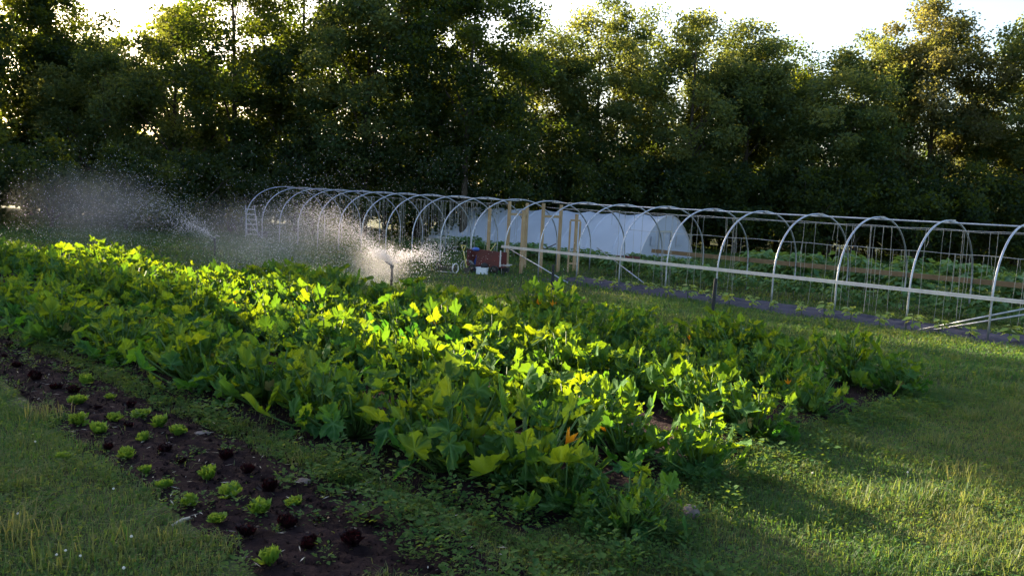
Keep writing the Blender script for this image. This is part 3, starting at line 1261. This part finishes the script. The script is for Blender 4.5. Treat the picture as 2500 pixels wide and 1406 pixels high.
def at_junk(x, y, dy=0):
    q = P(x, y)
    return q


def blue_jug():
    c = P(1163, 664)
    r_ = thing('water_jug', 'tall blue plastic jug standing against the red cart', 'jug', c)
    a = MB()
    a.lathe((0, 0, 0), [(.07, 0), (.085, .02), (.085, .27), (.075, .33), (.035, .39), (.03, .42)], 14)
    a.build('body', M['blue'], r_)
    a = MB()
    a.lathe((0, 0, .42), [(.034, 0), (.034, .035), (.028, .04)], 12)
    a.build('cap', M['blue'], r_)
    a = MB()
    a.ring((.085, 0, .28), (0, 1, 0), .045, .012, 14, 6)
    a.build('handle', M['blue'], r_)


blue_jug()


def white_crate():
    c = P(1177, 669)
    r_ = thing('bin', 'low white plastic bin in front of the blue jug', 'bin', c, rad(-12))
    a = MB()
    for x0, y0, x1, y1 in ((-.14, -.1, .14, -.1), (.14, -.1, .14, .1), (.14, .1, -.14, .1), (-.14, .1, -.14, -.1)):
        a.bar((x0, y0, .085), (x1, y1, .085), .012, .17)
    a.box((0, 0, .008), .27, .19, .012)
    a.build('body', M['white'], r_)
    a = MB()
    for x0, y0, x1, y1 in ((-.155, -.11, .155, -.11), (.15, -.105, .15, .105), (.155, .11, -.155, .11), (-.15, .105, -.15, -.105)):
        a.bar((x0, y0, .172), (x1, y1, .172), .022, .02)
    a.build('rim', M['white'], r_)


white_crate()
mb = MB()
q = P(1182, 669)
vs = []
g_ = np.random.default_rng(3)
nu, nv = 12, 7
fs = []
for j in range(nv + 1):
    th_ = math.pi * j / nv
    for i in range(nu):
        a = 2 * math.pi * i / nu
        k = 1 + g_.normal(0, .10)
        vs.append(Vector((q.x, q.y, .22)) + Vector((.11 * k * math.sin(th_) * math.cos(a), .08 * k * math.sin(th_) * math.sin(a), .085 * k * math.cos(th_))))
for j in range(nv):
    for i in range(nu):
        fs.append((j * nu + i, (j + 1) * nu + i, (j + 1) * nu + (i + 1) % nu, j * nu + (i + 1) % nu))
mb.add(vs, fs, True)
tag(mb.build('rag', M['rubber']), 'crumpled black bag lying in the white bin', 'bag')


def reel_mower():
    c = P(1098, 667)
    r_ = thing('reel_mower', 'old push reel mower with a spoked iron wheel, lying in the grass', 'mower', c, rad(-20))
    for x in (-.34, .16):
        a = MB()
        a.ring((x, 0, .14), (1, -.25, 0), .125, .018, 22, 6)
        wh = a.build('wheel', M['dark_iron'] if x < 0 else M['rail'], r_)
        b = MB()
        ax_ = Vector((1, -.25, 0)).normalized()
        x_ = ax_.orthogonal().normalized()
        y_ = ax_.cross(x_)
        for k in range(5):
            t = k * 2 * math.pi / 5
            b.tube([(x, 0, .14), Vector((x, 0, .14)) + (x_ * math.cos(t) + y_ * math.sin(t)) * .12], .009, 5)
        b.build('spokes', M['dark_iron'], wh)
    a = MB()
    for k in range(6):
        pts = []
        for i in range(9):
            t = k * math.pi / 3 + i * .2
            pts.append((-.32 + .45 * i / 8, .07 * math.cos(t), .12 + .07 * math.sin(t)))
        a.tube(pts, .010, 5)
    a.tube([(-.33, 0, .12), (.15, 0, .12)], .012, 6)
    a.build('reel', M['dark_iron'], r_)
    a = MB()
    a.tube([(-.3, -.12, .035), (.14, -.12, .035)], .016, 6)
    a.build('roller', M['grey_wood'], r_)


reel_mower()


def spade():
    base, top = P(1140, 668), P(1133, 668)
    r_ = thing('spade', 'spade with a yellow D handle leaning over the red cart', 'spade', base)
    up = Vector((-.20, .1, .97))
    a = MB()
    a.tube([(0, 0, .1), up * .62], .014, 7)
    a.build('shaft', M['yellow_wood'], r_)
    a = MB()
    e = up * .62
    l, r2 = e + Vector((-.075, 0, .15)), e + Vector((.055, 0, .15))
    a.tube([e, l], .012, 6)
    a.tube([e, r2], .012, 6)
    a.tube([l, r2], .014, 6)
    a.build('grip', M['yellow_wood'], r_)
    a = MB()
    a.box((0, -.01, .06), .16, .012, .2)
    a.build('blade', M['dark_iron'], r_)


spade()


def rack():
    c = P(1217, 667)
    r_ = thing('low_rack', 'low flat metal rack between the red cart and the wooden post', 'rack', c, rad(-12))
    a = MB()
    a.bar((-.4, -.14, .24), (.34, -.14, .24), .03, .03)
    a.bar((-.4, .16, .24), (.34, .16, .24), .03, .03)
    for k in range(6):
        x = -.37 + k * .135
        a.bar((x, -.12, .24), (x, .15, .24), .02, .02)
    a.build('top', M['rail'], r_)
    for x, y in ((-.2, -.14), (.1, -.14), (-.2, .16), (.1, .16)):
        b = MB()
        b.tube([(x, y, .225), (x + .02, y, 0)], .010, 6)
        b.build('leg', M['rail'], r_)
    b = MB()
    b.box((.12, .0, .11), .34, .2, .12)
    b.build('gear_box', M['rubber'], r_)


rack()


def pole(px0, py0, px1, z1, r_, mat, label, name='tool_handle', Yoff=0):
    a = P(px0, py0)
    b = P(px1, py0)
    b.z = z1
    b.y += Yoff
    mb = MB()
    mb.tube([a, (a + b) / 2 + Vector((0, 0, .01)), b], r_, 7)
    return tag(mb.build(name, mat), label, 'tool handle')


pole(1173, 662, 1167, .62, .011, M['grey_wood'], 'pale straight tool handle standing by the blue jug')
pole(1179, 662, 1176, .60, .010, M['grey_wood'], 'thin grey tool handle against the red cart panel')
pole(1162, 660, 1208, .78, .011, M['yellow_wood'], 'long pale tool handle slanting up to the right over the cart')


def coil():
    c = P(1141, 664)
    r_ = thing('wire_coil', 'loose coil of bare wire leaning on the left end of the cart', 'wire coil', c)
    a = MB()
    for k, R_ in enumerate((.15, .17, .13, .16)):
        a.ring((.03 * k - .05, -.05 + .02 * k, .17), (.3 * (k - 1.5), 1, .25 * (k % 2)), R_, .008, 22, 5)
    a.build('loops', M['wire'], r_)
    a = MB()
    a.box((0, -.02, .33), .05, .05, .02)
    a.build('tie', M['rubber'], r_)


coil()

mb = MB()
q = P(1158, 668) + Vector((0, .18, .62))
mb.lathe(q, [(.03, -.02), (.10, 0), (.12, .03), (.09, .07), (.02, .09)], 12)
o = mb.build('basin', M['blue'])
tag(o, 'small blue basin upside down on top of the red cart', 'basin')


# step ladder at the far hoop
def ladder():
    c = P(617, 577)
    r_ = thing('step_ladder', 'pale aluminium ladder leaning on the farthest hoop', 'ladder', c, rad(8))
    up = Vector((-.16, .12, 1.3))
    for x in (-.2, .2):
        a = MB()
        a.bar((x * 1.15, 0, 0), Vector((x * .9, 0, 0)) + up, .025, .05)
        a.build('rail', M['steel'], r_)
    for k in range(6):
        t = .06 + k / 6.2
        a = MB()
        a.bar(Vector((-.205, 0, 0)) + up * t, Vector((.205, 0, 0)) + up * t, .06, .028)
        a.build('rung', M['rail'], r_)


ladder()


def crate(loc, rz, sx, sy, sz, mat, label, name):
    r_ = thing(name, label, 'crate', loc, rz)
    a = MB()
    n = max(2, int(sz / .12))
    for k in range(n):
        z = (k + .5) * sz / n
        h = sz / n * .82
        a.box((0, -sy / 2, z), sx, .015, h)
        a.box((0, sy / 2, z), sx, .015, h)
        a.box((-sx / 2 + .01, 0, z), .015, sy - .03, h)
        a.box((sx / 2 - .01, 0, z), .015, sy - .03, h)
    a.build('slats', mat, r_)
    a = MB()
    for x in (-1, 1):
        for y in (-1, 1):
            a.box((x * (sx / 2 - .03), y * (sy / 2 - .03), sz / 2), .03, .03, sz * .98)
    a.build('corner_posts', mat, r_)


crate(P(641, 582), rad(10), .36, .3, .3, M['dark_iron'], 'small dark crate in the grass beside the pale ladder', 'crate')
crate(P(1531, 664), rad(-30), .62, .4, .5, M['rust'], 'rusty red slatted crate before the greenhouse corner', 'crate')


# fence stakes
def stake(loc, h, tilt, label):
    r_ = thing('fence_stake', label, 'stake', loc)
    a = MB()
    top = Vector((tilt, 0, h))
    a.bar((0, 0, -.05), top, .016, .06)
    a.bar(Vector((0, .02, -.05)), top + Vector((0, .02, 0)), .055, .016)
    a.build('post', M['black_metal'], r_)
    a = MB()
    for t in (.55, .7, .85):
        a.box(top * t + Vector((0, -.014, 0)), .02, .02, .03)
    a.build('lug', M['black_metal'], r_)


stake(P(1347, 722), .68, .0, 'black metal stake in the grass before the door posts')
stake(P(1738, 774), .74, .02, 'black metal stake nearer the camera, behind the squash patch')


# ------------------------------------------------------------------ sprinklers and spray
S1 = P(955, 702)
S2 = P(524, 626)


def sprinkler(loc, h, label, rz):
    r_ = thing('sprinkler', label, 'sprinkler', loc, rz)
    a = MB()
    a.tube([(0, 0, 0), (0, 0, h)], .028, 10)
    a.build('riser', M['black_metal'], r_)
    a = MB()
    a.lathe((0, 0, h), [(.03, 0), (.042, .01), (.042, .06), (.025, .08)], 10)
    a.build('head', M['black_metal'], r_)
    a = MB()
    a.tube([(0, 0, h + .06), (-.09, 0, h + .11), (-.15, 0, h + .15)], [.022, .018, .013], 8)
    a.build('nozzle', M['black_metal'], r_)
    a = MB()
    a.tube([(0, 0, h + .09), (0, 0, h + .15), (.06, .0, h + .17), (.14, 0, h + .13)], .010, 6)
    a.build('hammer_arm', M['rail'], r_)


sprinkler(S1, .42, 'black impact sprinkler on a riser, throwing bright water in front of the hoops', 0)
sprinkler(S2, .44, 'dark sprinkler riser beyond the squash, far down the row', .4)

OCT = (np.array([[1, 0, 0], [-1, 0, 0], [0, 1, 0], [0, -1, 0], [0, 0, 1], [0, 0, -1.]]),
       [(0, 2, 4), (2, 1, 4), (1, 3, 4), (3, 0, 4), (2, 0, 5), (1, 2, 5), (3, 1, 5), (0, 3, 5)])


def jet(g, S, n, az, az_sd, el, el_sd, v, v_sd, tmax, t_pow=1.0, drag=.5, jit=.03):
    a = g.normal(az, az_sd, n)
    e = g.normal(el, el_sd, n)
    sp = np.abs(g.normal(v, v_sd, n))
    t = tmax * g.uniform(0, 1, n) ** t_pow
    k = (1 - np.exp(-drag * t)) / drag
    vx, vy, vz = sp * np.cos(e) * np.sin(a), sp * np.cos(e) * np.cos(a), sp * np.sin(e)
    p = np.stack([S.x + vx * k, S.y + vy * k, .5 + vz * k - 4.9 * t * t * np.exp(-.35 * drag * t)], 1)
    p += g.normal(size=p.shape) * (jit + .10 * t)[:, None]
    return p[p[:, 2] > .03]


def spray(name, label_kind, S, jets, seed, rmul=1.0):
    g = np.random.default_rng(seed)
    bl = []
    for n, r0, r1, args in jets:
        p = jet(g, S, n, *args)
        N = len(p)
        r_ = r0 + (r1 - r0) * g.uniform(size=N) ** 2.5
        bl.append(scatter(*OCT, p, frames(g.normal(size=(N, 3)), None, g), r_ * rmul, np.zeros(N)))
    v, ff, sz, t = merge(bl)
    tag(link(name, np_mesh(name, v, ff, sz, M['water'])), kind='stuff')


L_ = rad(-68)
spray('sprinkler_spray', '', S1, [
    (9000, .0035, .009, (L_, .13, rad(40), .10, 7.2, .9, .95, .8, .6, .02)),
    (8500, .003, .008, (L_ - .1, .35, rad(36), .22, 6.5, 1.6, 1.25, .6, .8, .10)),
    (8000, .0025, .0075, (L_ - .2, .6, rad(42), .3, 5.5, 2.0, 1.4, .7, .9, .2)),
    (900, .004, .012, (rad(60), .12, rad(38), .08, 4.0, .5, .42, .5, .8, .012)),
    (420, .004, .013, (rad(-60), .10, rad(40), .06, 3.6, .5, .26, .5, .8, .01)),
    (260, .005, .013, (rad(90), .5, rad(40), .3, 2.6, .7, .34, .5, .8, .012)),
    (380, .005, .014, (rad(-75), .12, rad(38), .08, 3.4, .3, .2, .5, .5, .012)),
    (260, .005, .014, (rad(-100), .10, rad(58), .08, 2.6, .3, .2, .5, .5, .012)),
    (160, .006, .016, (rad(-40), .2, rad(82), .05, 2.6, .3, .26, .8, .5, .015)),
    (160, .006, .017, (rad(100), .12, rad(66), .05, 2.7, .2, .24, .5, .5, .02)),
    (160, .006, .016, (rad(-95), .10, rad(64), .05, 2.6, .2, .22, .5, .5, .02)),
    (240, .005, .014, (rad(80), .10, rad(50), .07, 2.8, .3, .24, .5, .5, .012)),
    (260, .005, .014, (rad(88), .08, rad(34), .06, 3.6, .4, .3, .5, .5, .014)),
    (900, .004, .012, (rad(85), .14, rad(38), .10, 4.6, .6, .42, .6, .5, .03)),
    (6000, .0025, .006, (rad(-60), 1.2, rad(25), .4, 2.0, .8, .6, 1.0, 1.2, .1)),
    (5000, .003, .008, (rad(10), 1.2, rad(45), .3, 7.5, 2.5, 1.4, .8, .5, .4)),
], 71)
spray('sprinkler_spray', '', S2, [
    (6500, .004, .012, (rad(-86), .15, rad(38), .14, 7.6, 1.5, 1.2, .8, .5, .08)),
    (4500, .0035, .011, (rad(-78), .45, rad(38), .25, 7.0, 2.0, 1.4, .8, .6, .2)),
    (700, .004, .012, (rad(-70), .1, rad(35), .07, 5.0, .5, .4, .9, .8, .02)),
    (1500, .003, .008, (rad(-30), 1.4, rad(40), .3, 5.0, 2.5, 1.3, .9, .6, .4)),
], 72)


def mist(loc, sx, sy, sz, dens, tint, seed, skew=0.0):
    mb = MB()
    prof = [(math.sin(math.pi * k / 12), -math.cos(math.pi * k / 12)) for k in range(1, 12)]
    mb.lathe((0, 0, 0), prof, 20)
    o = mb.build('water_mist', None or D.materials[tint], None, loc)
    o.scale = (sx, sy, sz)
    o.rotation_euler = (0, skew, rad(45))
    tag(o, kind='stuff')
    return o


def mist_mat(name, dens, c):
    mt, t, out = nodes_of(name)
    tc = t.nodes.new('ShaderNodeTexCoord')
    ln = t.nodes.new('ShaderNodeVectorMath')
    ln.operation = 'LENGTH'
    t.links.new(tc.outputs['Object'], ln.inputs[0])
    mr = t.nodes.new('ShaderNodeMapRange')
    mr.interpolation_type = 'SMOOTHSTEP'
    mr.inputs['From Min'].default_value = 0.0
    mr.inputs['From Max'].default_value = 0.95
    mr.inputs['To Min'].default_value = 1.0
    mr.inputs['To Max'].default_value = 0.0
    t.links.new(ln.outputs['Value'], mr.inputs['Value'])
    n = t.nodes.new('ShaderNodeTexNoise')
    n.inputs['Scale'].default_value = 2.2
    n.inputs['Detail'].default_value = 3
    t.links.new(tc.outputs['Object'], n.inputs['Vector'])
    m1 = t.nodes.new('ShaderNodeMath')
    m1.operation = 'MULTIPLY'
    t.links.new(mr.outputs[0], m1.inputs[0])
    t.links.new(n.outputs['Fac'], m1.inputs[1])
    m2 = t.nodes.new('ShaderNodeMath')
    m2.operation = 'MULTIPLY'
    m2.inputs[1].default_value = dens
    t.links.new(m1.outputs[0], m2.inputs[0])
    v = t.nodes.new('ShaderNodeVolumePrincipled')
    v.inputs['Color'].default_value = (*c, 1)
    v.inputs['Anisotropy'].default_value = 0.3
    t.links.new(m2.outputs[0], v.inputs['Density'])
    t.links.new(v.outputs[0], out.inputs['Volume'])
    return mt


mist_mat('spray_mist_thick', 0.8, (0.98, 0.95, 0.95))
mist_mat('spray_mist_thin', 0.16, (0.98, 0.95, 0.95))
mist(S1 + Vector((-.35, .1, .45)), 1.0, 1.0, .75, 0, 'spray_mist_thick', 1)
mist(S1 + Vector((-3.2, 1.2, .9)), 2.6, 3.6, 1.2, 0, 'spray_mist_thin', 2)
mist(S2 + Vector((-4.0, 1.0, 1.2)), 2.6, 3.8, 1.6, 0, 'spray_mist_thin', 3)


# ------------------------------------------------------------------ trees
def crown_np(g, H, zb, R, nclump, nleaf, leaf, rc=(.55, 1.0), core=.25, holes=None):
    """clumps of leaves through an uneven crown; returns leaf block and clump centres"""
    cl = []
    while len(cl) < nclump:
        d = g.normal(size=3)
        d /= np.linalg.norm(d)
        rr = (core + (1 - core) * g.uniform()) ** .55
        t = (d[2] * rr + 1) / 2
        width = R * (.55 + .45 * math.sin(math.pi * min(1, .12 + .8 * t)) + g.normal(0, .08))
        q = np.array([d[0] * rr * width, d[1] * rr * width, zb + (H - zb) * t])
        if holes and any(abs(q[2] - hz) < hh and g.uniform() < hp for hz, hh, hp in holes):
            continue
        cl.append(q)
    cl = np.array(cl)
    per = nleaf // nclump
    rcs = g.uniform(rc[0], rc[1], nclump)
    c = np.repeat(cl, per, 0) + np.clip(g.normal(size=(per * nclump, 3)), -1.7, 1.7) * np.repeat(rcs, per)[:, None] * np.array([.5, .5, .34])
    k = (c[:, 2] > .15)
    ct = np.repeat(np.clip(g.normal(.4, .3, nclump), 0, 1), per)
    c, ct = c[k], ct[k]
    N = len(c)
    nn = np.array([0, 0, .5]) + g.normal(0, .6, (N, 3))
    return scatter(*LEAF2, c, frames(nn, None, g), leaf * g.uniform(.6, 1.3, N), np.clip(ct + g.normal(0, .15, N), 0, 1)), cl


def trunk_mb(g, H, r0, cl, lean=(0, 0), nlimb=12, fork=.3):
    mb = MB()
    pts, rs = [], []
    n = 9
    w1, w2 = g.uniform(0, 6, 2)
    for i in range(n):
        t = i / (n - 1)
        pts.append(Vector((lean[0] * t + .18 * math.sin(w1 + 3 * t) * t, lean[1] * t + .18 * math.sin(w2 + 2.6 * t) * t, -.1 + H * .9 * t)))
        rs.append(r0 * (1 - .88 * t) * (1.25 if i == 0 else 1))
    mb.tube(pts, rs, 8)
    idx = g.choice(len(cl), min(nlimb, len(cl)), replace=False)
    for j in idx:
        e = Vector(cl[j])
        zt = max(H * .08, e.z - (abs(e.x) + abs(e.y)) * g.uniform(.5, 1.0) - .4)
        t = min(.95, max(.02, zt / (H * .9)))
        i = min(n - 2, int(t * (n - 1)))
        a = pts[i].lerp(pts[i + 1], t * (n - 1) - i)
        rr = r0 * (1 - .88 * t) * .55
        mid = a.lerp(e, .5) + Vector((g.normal(0, .12), g.normal(0, .12), .2 + g.normal(0, .1)))
        mb.tube([a, mid, e], [rr, rr * .6, .012], 5, False)
        for q in range(2):
            f2 = mid.lerp(e, .3 + .3 * q)
            mb.tube([f2, f2 + Vector((g.normal(0, .5), g.normal(0, .5), g.uniform(.1, .7)))], [rr * .35, .008], 4, False)
    return mb


def tree(name, loc, H, R, label, mat='crown_dark', zb=.12, nclump=70, nleaf=15000, leaf=.165, r0=.17, seed=0, lean=(0, 0), rc=(.55, 1.0), nlimb=14, holes=None, group=None, cat='tree', core=.2, rz=0):
    g = np.random.default_rng(1000 + seed)
    root = thing(name, label, cat, loc, rz, group)
    blk, cl = crown_np(g, H, H * zb, R, nclump, nleaf, leaf, rc, core, holes)
    lx = lambda z: np.stack([lean[0] * z / H, lean[1] * z / H, 0 * z], 1)
    v, ff, sz, t = blk
    v = v + lx(v[:, 2])
    cl = cl + lx(cl[:, 2])
    link('crown', np_mesh('crown', v, ff, sz, M[mat], t), root)
    trunk_mb(g, H, r0, cl, lean, nlimb).build('trunk', M['bark'], root)
    return root


def top_h(x, ytop, Y):
    hy = 492 + .0489 * (x - 1250)
    return CAM_H + (hy - ytop) * Y / F_PX


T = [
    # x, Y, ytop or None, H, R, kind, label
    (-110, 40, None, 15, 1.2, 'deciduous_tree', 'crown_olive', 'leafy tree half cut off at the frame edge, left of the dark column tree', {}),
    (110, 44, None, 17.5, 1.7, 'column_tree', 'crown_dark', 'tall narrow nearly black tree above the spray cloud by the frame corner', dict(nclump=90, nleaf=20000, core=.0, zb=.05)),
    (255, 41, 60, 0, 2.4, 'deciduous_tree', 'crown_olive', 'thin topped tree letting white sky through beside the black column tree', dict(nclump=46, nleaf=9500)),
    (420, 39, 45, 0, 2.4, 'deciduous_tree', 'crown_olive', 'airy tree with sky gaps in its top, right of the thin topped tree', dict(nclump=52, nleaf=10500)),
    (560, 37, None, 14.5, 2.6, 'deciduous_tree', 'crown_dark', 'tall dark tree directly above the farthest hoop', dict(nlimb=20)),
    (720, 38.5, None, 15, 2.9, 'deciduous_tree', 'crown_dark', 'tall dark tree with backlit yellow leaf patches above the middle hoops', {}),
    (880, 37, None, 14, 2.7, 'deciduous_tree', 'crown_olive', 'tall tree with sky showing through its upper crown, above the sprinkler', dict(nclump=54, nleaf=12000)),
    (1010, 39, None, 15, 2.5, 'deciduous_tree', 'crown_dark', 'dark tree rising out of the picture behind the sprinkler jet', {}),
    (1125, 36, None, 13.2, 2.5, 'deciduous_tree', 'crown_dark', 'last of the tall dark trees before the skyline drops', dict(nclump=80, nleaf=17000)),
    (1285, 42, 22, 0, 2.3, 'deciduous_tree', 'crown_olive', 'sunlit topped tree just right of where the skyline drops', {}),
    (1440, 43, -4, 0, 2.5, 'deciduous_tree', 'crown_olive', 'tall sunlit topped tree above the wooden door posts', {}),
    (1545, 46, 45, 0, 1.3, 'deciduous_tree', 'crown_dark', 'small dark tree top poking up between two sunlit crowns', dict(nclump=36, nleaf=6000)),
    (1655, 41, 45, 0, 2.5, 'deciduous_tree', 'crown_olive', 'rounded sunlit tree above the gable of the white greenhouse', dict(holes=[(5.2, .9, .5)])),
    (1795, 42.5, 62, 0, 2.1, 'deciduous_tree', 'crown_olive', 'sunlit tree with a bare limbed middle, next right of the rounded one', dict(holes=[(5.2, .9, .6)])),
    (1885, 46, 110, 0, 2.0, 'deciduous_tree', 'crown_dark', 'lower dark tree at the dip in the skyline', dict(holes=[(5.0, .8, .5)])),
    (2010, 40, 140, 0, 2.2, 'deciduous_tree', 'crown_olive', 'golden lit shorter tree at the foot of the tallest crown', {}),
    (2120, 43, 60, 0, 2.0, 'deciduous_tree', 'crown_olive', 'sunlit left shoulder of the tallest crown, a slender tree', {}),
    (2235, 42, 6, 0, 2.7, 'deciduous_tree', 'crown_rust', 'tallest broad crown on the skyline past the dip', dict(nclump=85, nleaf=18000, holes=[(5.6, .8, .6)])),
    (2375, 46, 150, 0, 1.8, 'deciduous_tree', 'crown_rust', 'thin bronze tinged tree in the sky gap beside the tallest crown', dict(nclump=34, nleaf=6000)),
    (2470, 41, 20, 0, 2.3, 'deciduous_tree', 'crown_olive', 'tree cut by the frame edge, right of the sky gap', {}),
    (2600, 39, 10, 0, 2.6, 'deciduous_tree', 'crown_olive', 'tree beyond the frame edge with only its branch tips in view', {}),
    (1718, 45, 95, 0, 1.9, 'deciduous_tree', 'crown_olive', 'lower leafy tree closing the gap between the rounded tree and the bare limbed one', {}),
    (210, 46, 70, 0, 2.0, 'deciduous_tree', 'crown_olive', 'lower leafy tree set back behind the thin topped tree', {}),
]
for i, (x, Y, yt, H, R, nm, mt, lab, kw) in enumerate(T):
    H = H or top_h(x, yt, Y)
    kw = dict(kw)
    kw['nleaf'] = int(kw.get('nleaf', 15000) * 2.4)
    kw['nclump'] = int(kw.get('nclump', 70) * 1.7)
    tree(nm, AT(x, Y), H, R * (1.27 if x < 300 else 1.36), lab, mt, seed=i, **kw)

# shorter trees and bushes filling the woods' edge under the tall crowns
UND = [(-40, 33, 4.4, 2.6), (120, 33.5, 3.6, 2.0), (300, 34, 3.4, 2.0), (450, 34.5, 3.6, 2.0), (600, 36, 4.6, 2.2), (760, 36.5, 5.2, 2.3), (930, 37, 5.6, 2.3),
       (1080, 37.5, 5.0, 2.2), (1220, 38, 5.6, 2.3), (1360, 39.5, 5.8, 2.4), (1500, 40, 5.4, 2.4), (1640, 40, 4.6, 2.4), (1790, 39.5, 4.4, 2.4), (1940, 38.5, 4.8, 2.3),
       (2080, 38.5, 5.2, 2.3), (2220, 38, 4.6, 2.3), (2360, 38, 4.8, 2.3), (2500, 37.5, 5.2, 2.3)]
UL = ['bush at the woods edge behind the left lawn, cut by the frame', 'dark bush under the black column tree', 'bush behind the drifting spray cloud on the lawn', 'bush between the spray cloud and the farthest hoop',
      'small tree directly behind the farthest hoops', 'small tree behind the fourth and fifth hoops', 'small dark tree behind the hoops above the sprinkler', 'small tree behind the left end of the white greenhouse',
      'small tree behind the left half of the white greenhouse', 'small dark tree above the wooden door posts, under the sunlit crowns', 'small dark tree behind the middle of the greenhouse ridge',
      'low tree behind the greenhouse gable', 'low dark tree just right of the greenhouse gable', 'small tree in the dark below the skyline dip', 'small tree below the slender sunlit shoulder',
      'small tree below the tallest crown', 'small dark tree below the sky gap', 'small dark tree at the frame edge behind the last hoop']
for i, (x, Y, H, R) in enumerate(UND):
    tree('understory_tree' if H > 4.2 else 'bush', AT(x, Y), H, R, UL[i], 'crown_dark', zb=.02, nclump=56, nleaf=9000, leaf=.17, r0=.08, seed=60 + i, rc=(.5, .85), nlimb=8, core=.0, cat='tree' if H > 4.2 else 'bush')

ub = 'dim bush deeper in the woods, under the tall trees'
BU = [tree('bush', (0, 0, 0), 4.6, 2.6, ub, 'crown_dark', zb=.01, nclump=60, nleaf=7000, leaf=.24, r0=.06, seed=200 + i, rc=(.6, 1.0), nlimb=6, core=.0, cat='bush', group='bushes deeper in the woods') for i in range(2)]
for i in range(36):
    q = AT(-170 + 80 * i, 42.5 + (i % 3) * 2.2)
    sc = random.uniform(.8, 1.15) * (1.1 if i < 12 else .85)
    if i < 2:
        BU[i].location = q
    else:
        dup(BU[i % 2], q, random.uniform(0, 6), sc)

for i in range(24):
    dup(BU[i % 2], AT(-150 + 125 * i, 49 + (i % 2) * 3), random.uniform(0, 6), random.uniform(.7, .9))

# deeper in the woods: a few crowns, repeated
PR = [tree('wood_tree', (0, 0, 0), 11, 3.0, 'dim tree deeper in the woods, seen through gaps in the front row', 'crown_dark', seed=90 + i, nclump=50, nleaf=8000, leaf=.24, group='trees deeper in the woods') for i in range(3)]
BACK = [(-120, 47), (60, 50), (250, 53), (430, 48), (610, 52), (800, 49), (990, 53), (1180, 50), (1370, 55), (1560, 58), (1900, 58), (2080, 54), (2280, 55), (2480, 53), (2640, 50)]
for i, (x, Y) in enumerate(BACK):
    sc = random.uniform(.85, 1.05) * (.8 if x > 1200 else 1.15)
    if i < 3:
        PR[i].location = AT(x, Y)
        PR[i].scale = (sc, sc, sc)
    else:
        dup(PR[i % 3], AT(x, Y), random.uniform(0, 6), sc)

# the same wood runs on past the left of the picture, where it hides the sun, with one gap along the lit row
tree('added_shade_tree', su(-49, 10.5), 21, 1.7, 'very tall tree added out of view past the left edge, its high crown blocking sun beyond the sprinkler', 'crown_dark', zb=.61, nclump=60, nleaf=15000, seed=150, core=.0, rc=(.6, 1.0), r0=.15)  # added, out of view: its high crown ends the sunbeam past the sprinkler
gr = 'trees of the wood beyond the left of the picture'
SH = [tree('shade_tree', su(-40, 2.3), 17, 2.7, 'tall dense tree of the wood beyond the left of the picture', 'crown_dark', seed=120 + i, nclump=110, nleaf=17000, leaf=.30, zb=.02, core=.0, rc=(.8, 1.3), group=gr) for i in range(2)]
SH[1].location = su(-44, -.5)
for i, (s, u, sc) in enumerate([(-41, -3.6, 1), (-42, -6.6, 1), (-40, -9.5, 1), (-43, -12.4, 1), (-45, 2.2, 1.05), (-46, -4.5, 1), (-47, -9, 1.05), (-50, 1.0, 1.05),
                                  (-43, 8.2, (.55, .55, 1.0)), (-49, 8.2, (.55, .55, 1.05)), (-53, 8.2, (.55, .55, 1.1)), (-46, 7.7, (.5, .5, 1.0)), (-55, 1.6, 1.05), (-56, -2, 1.05), (-44, 1.6, 1.0)]):
    dup(SH[i % 2], su(s, u), random.uniform(0, 6), sc)
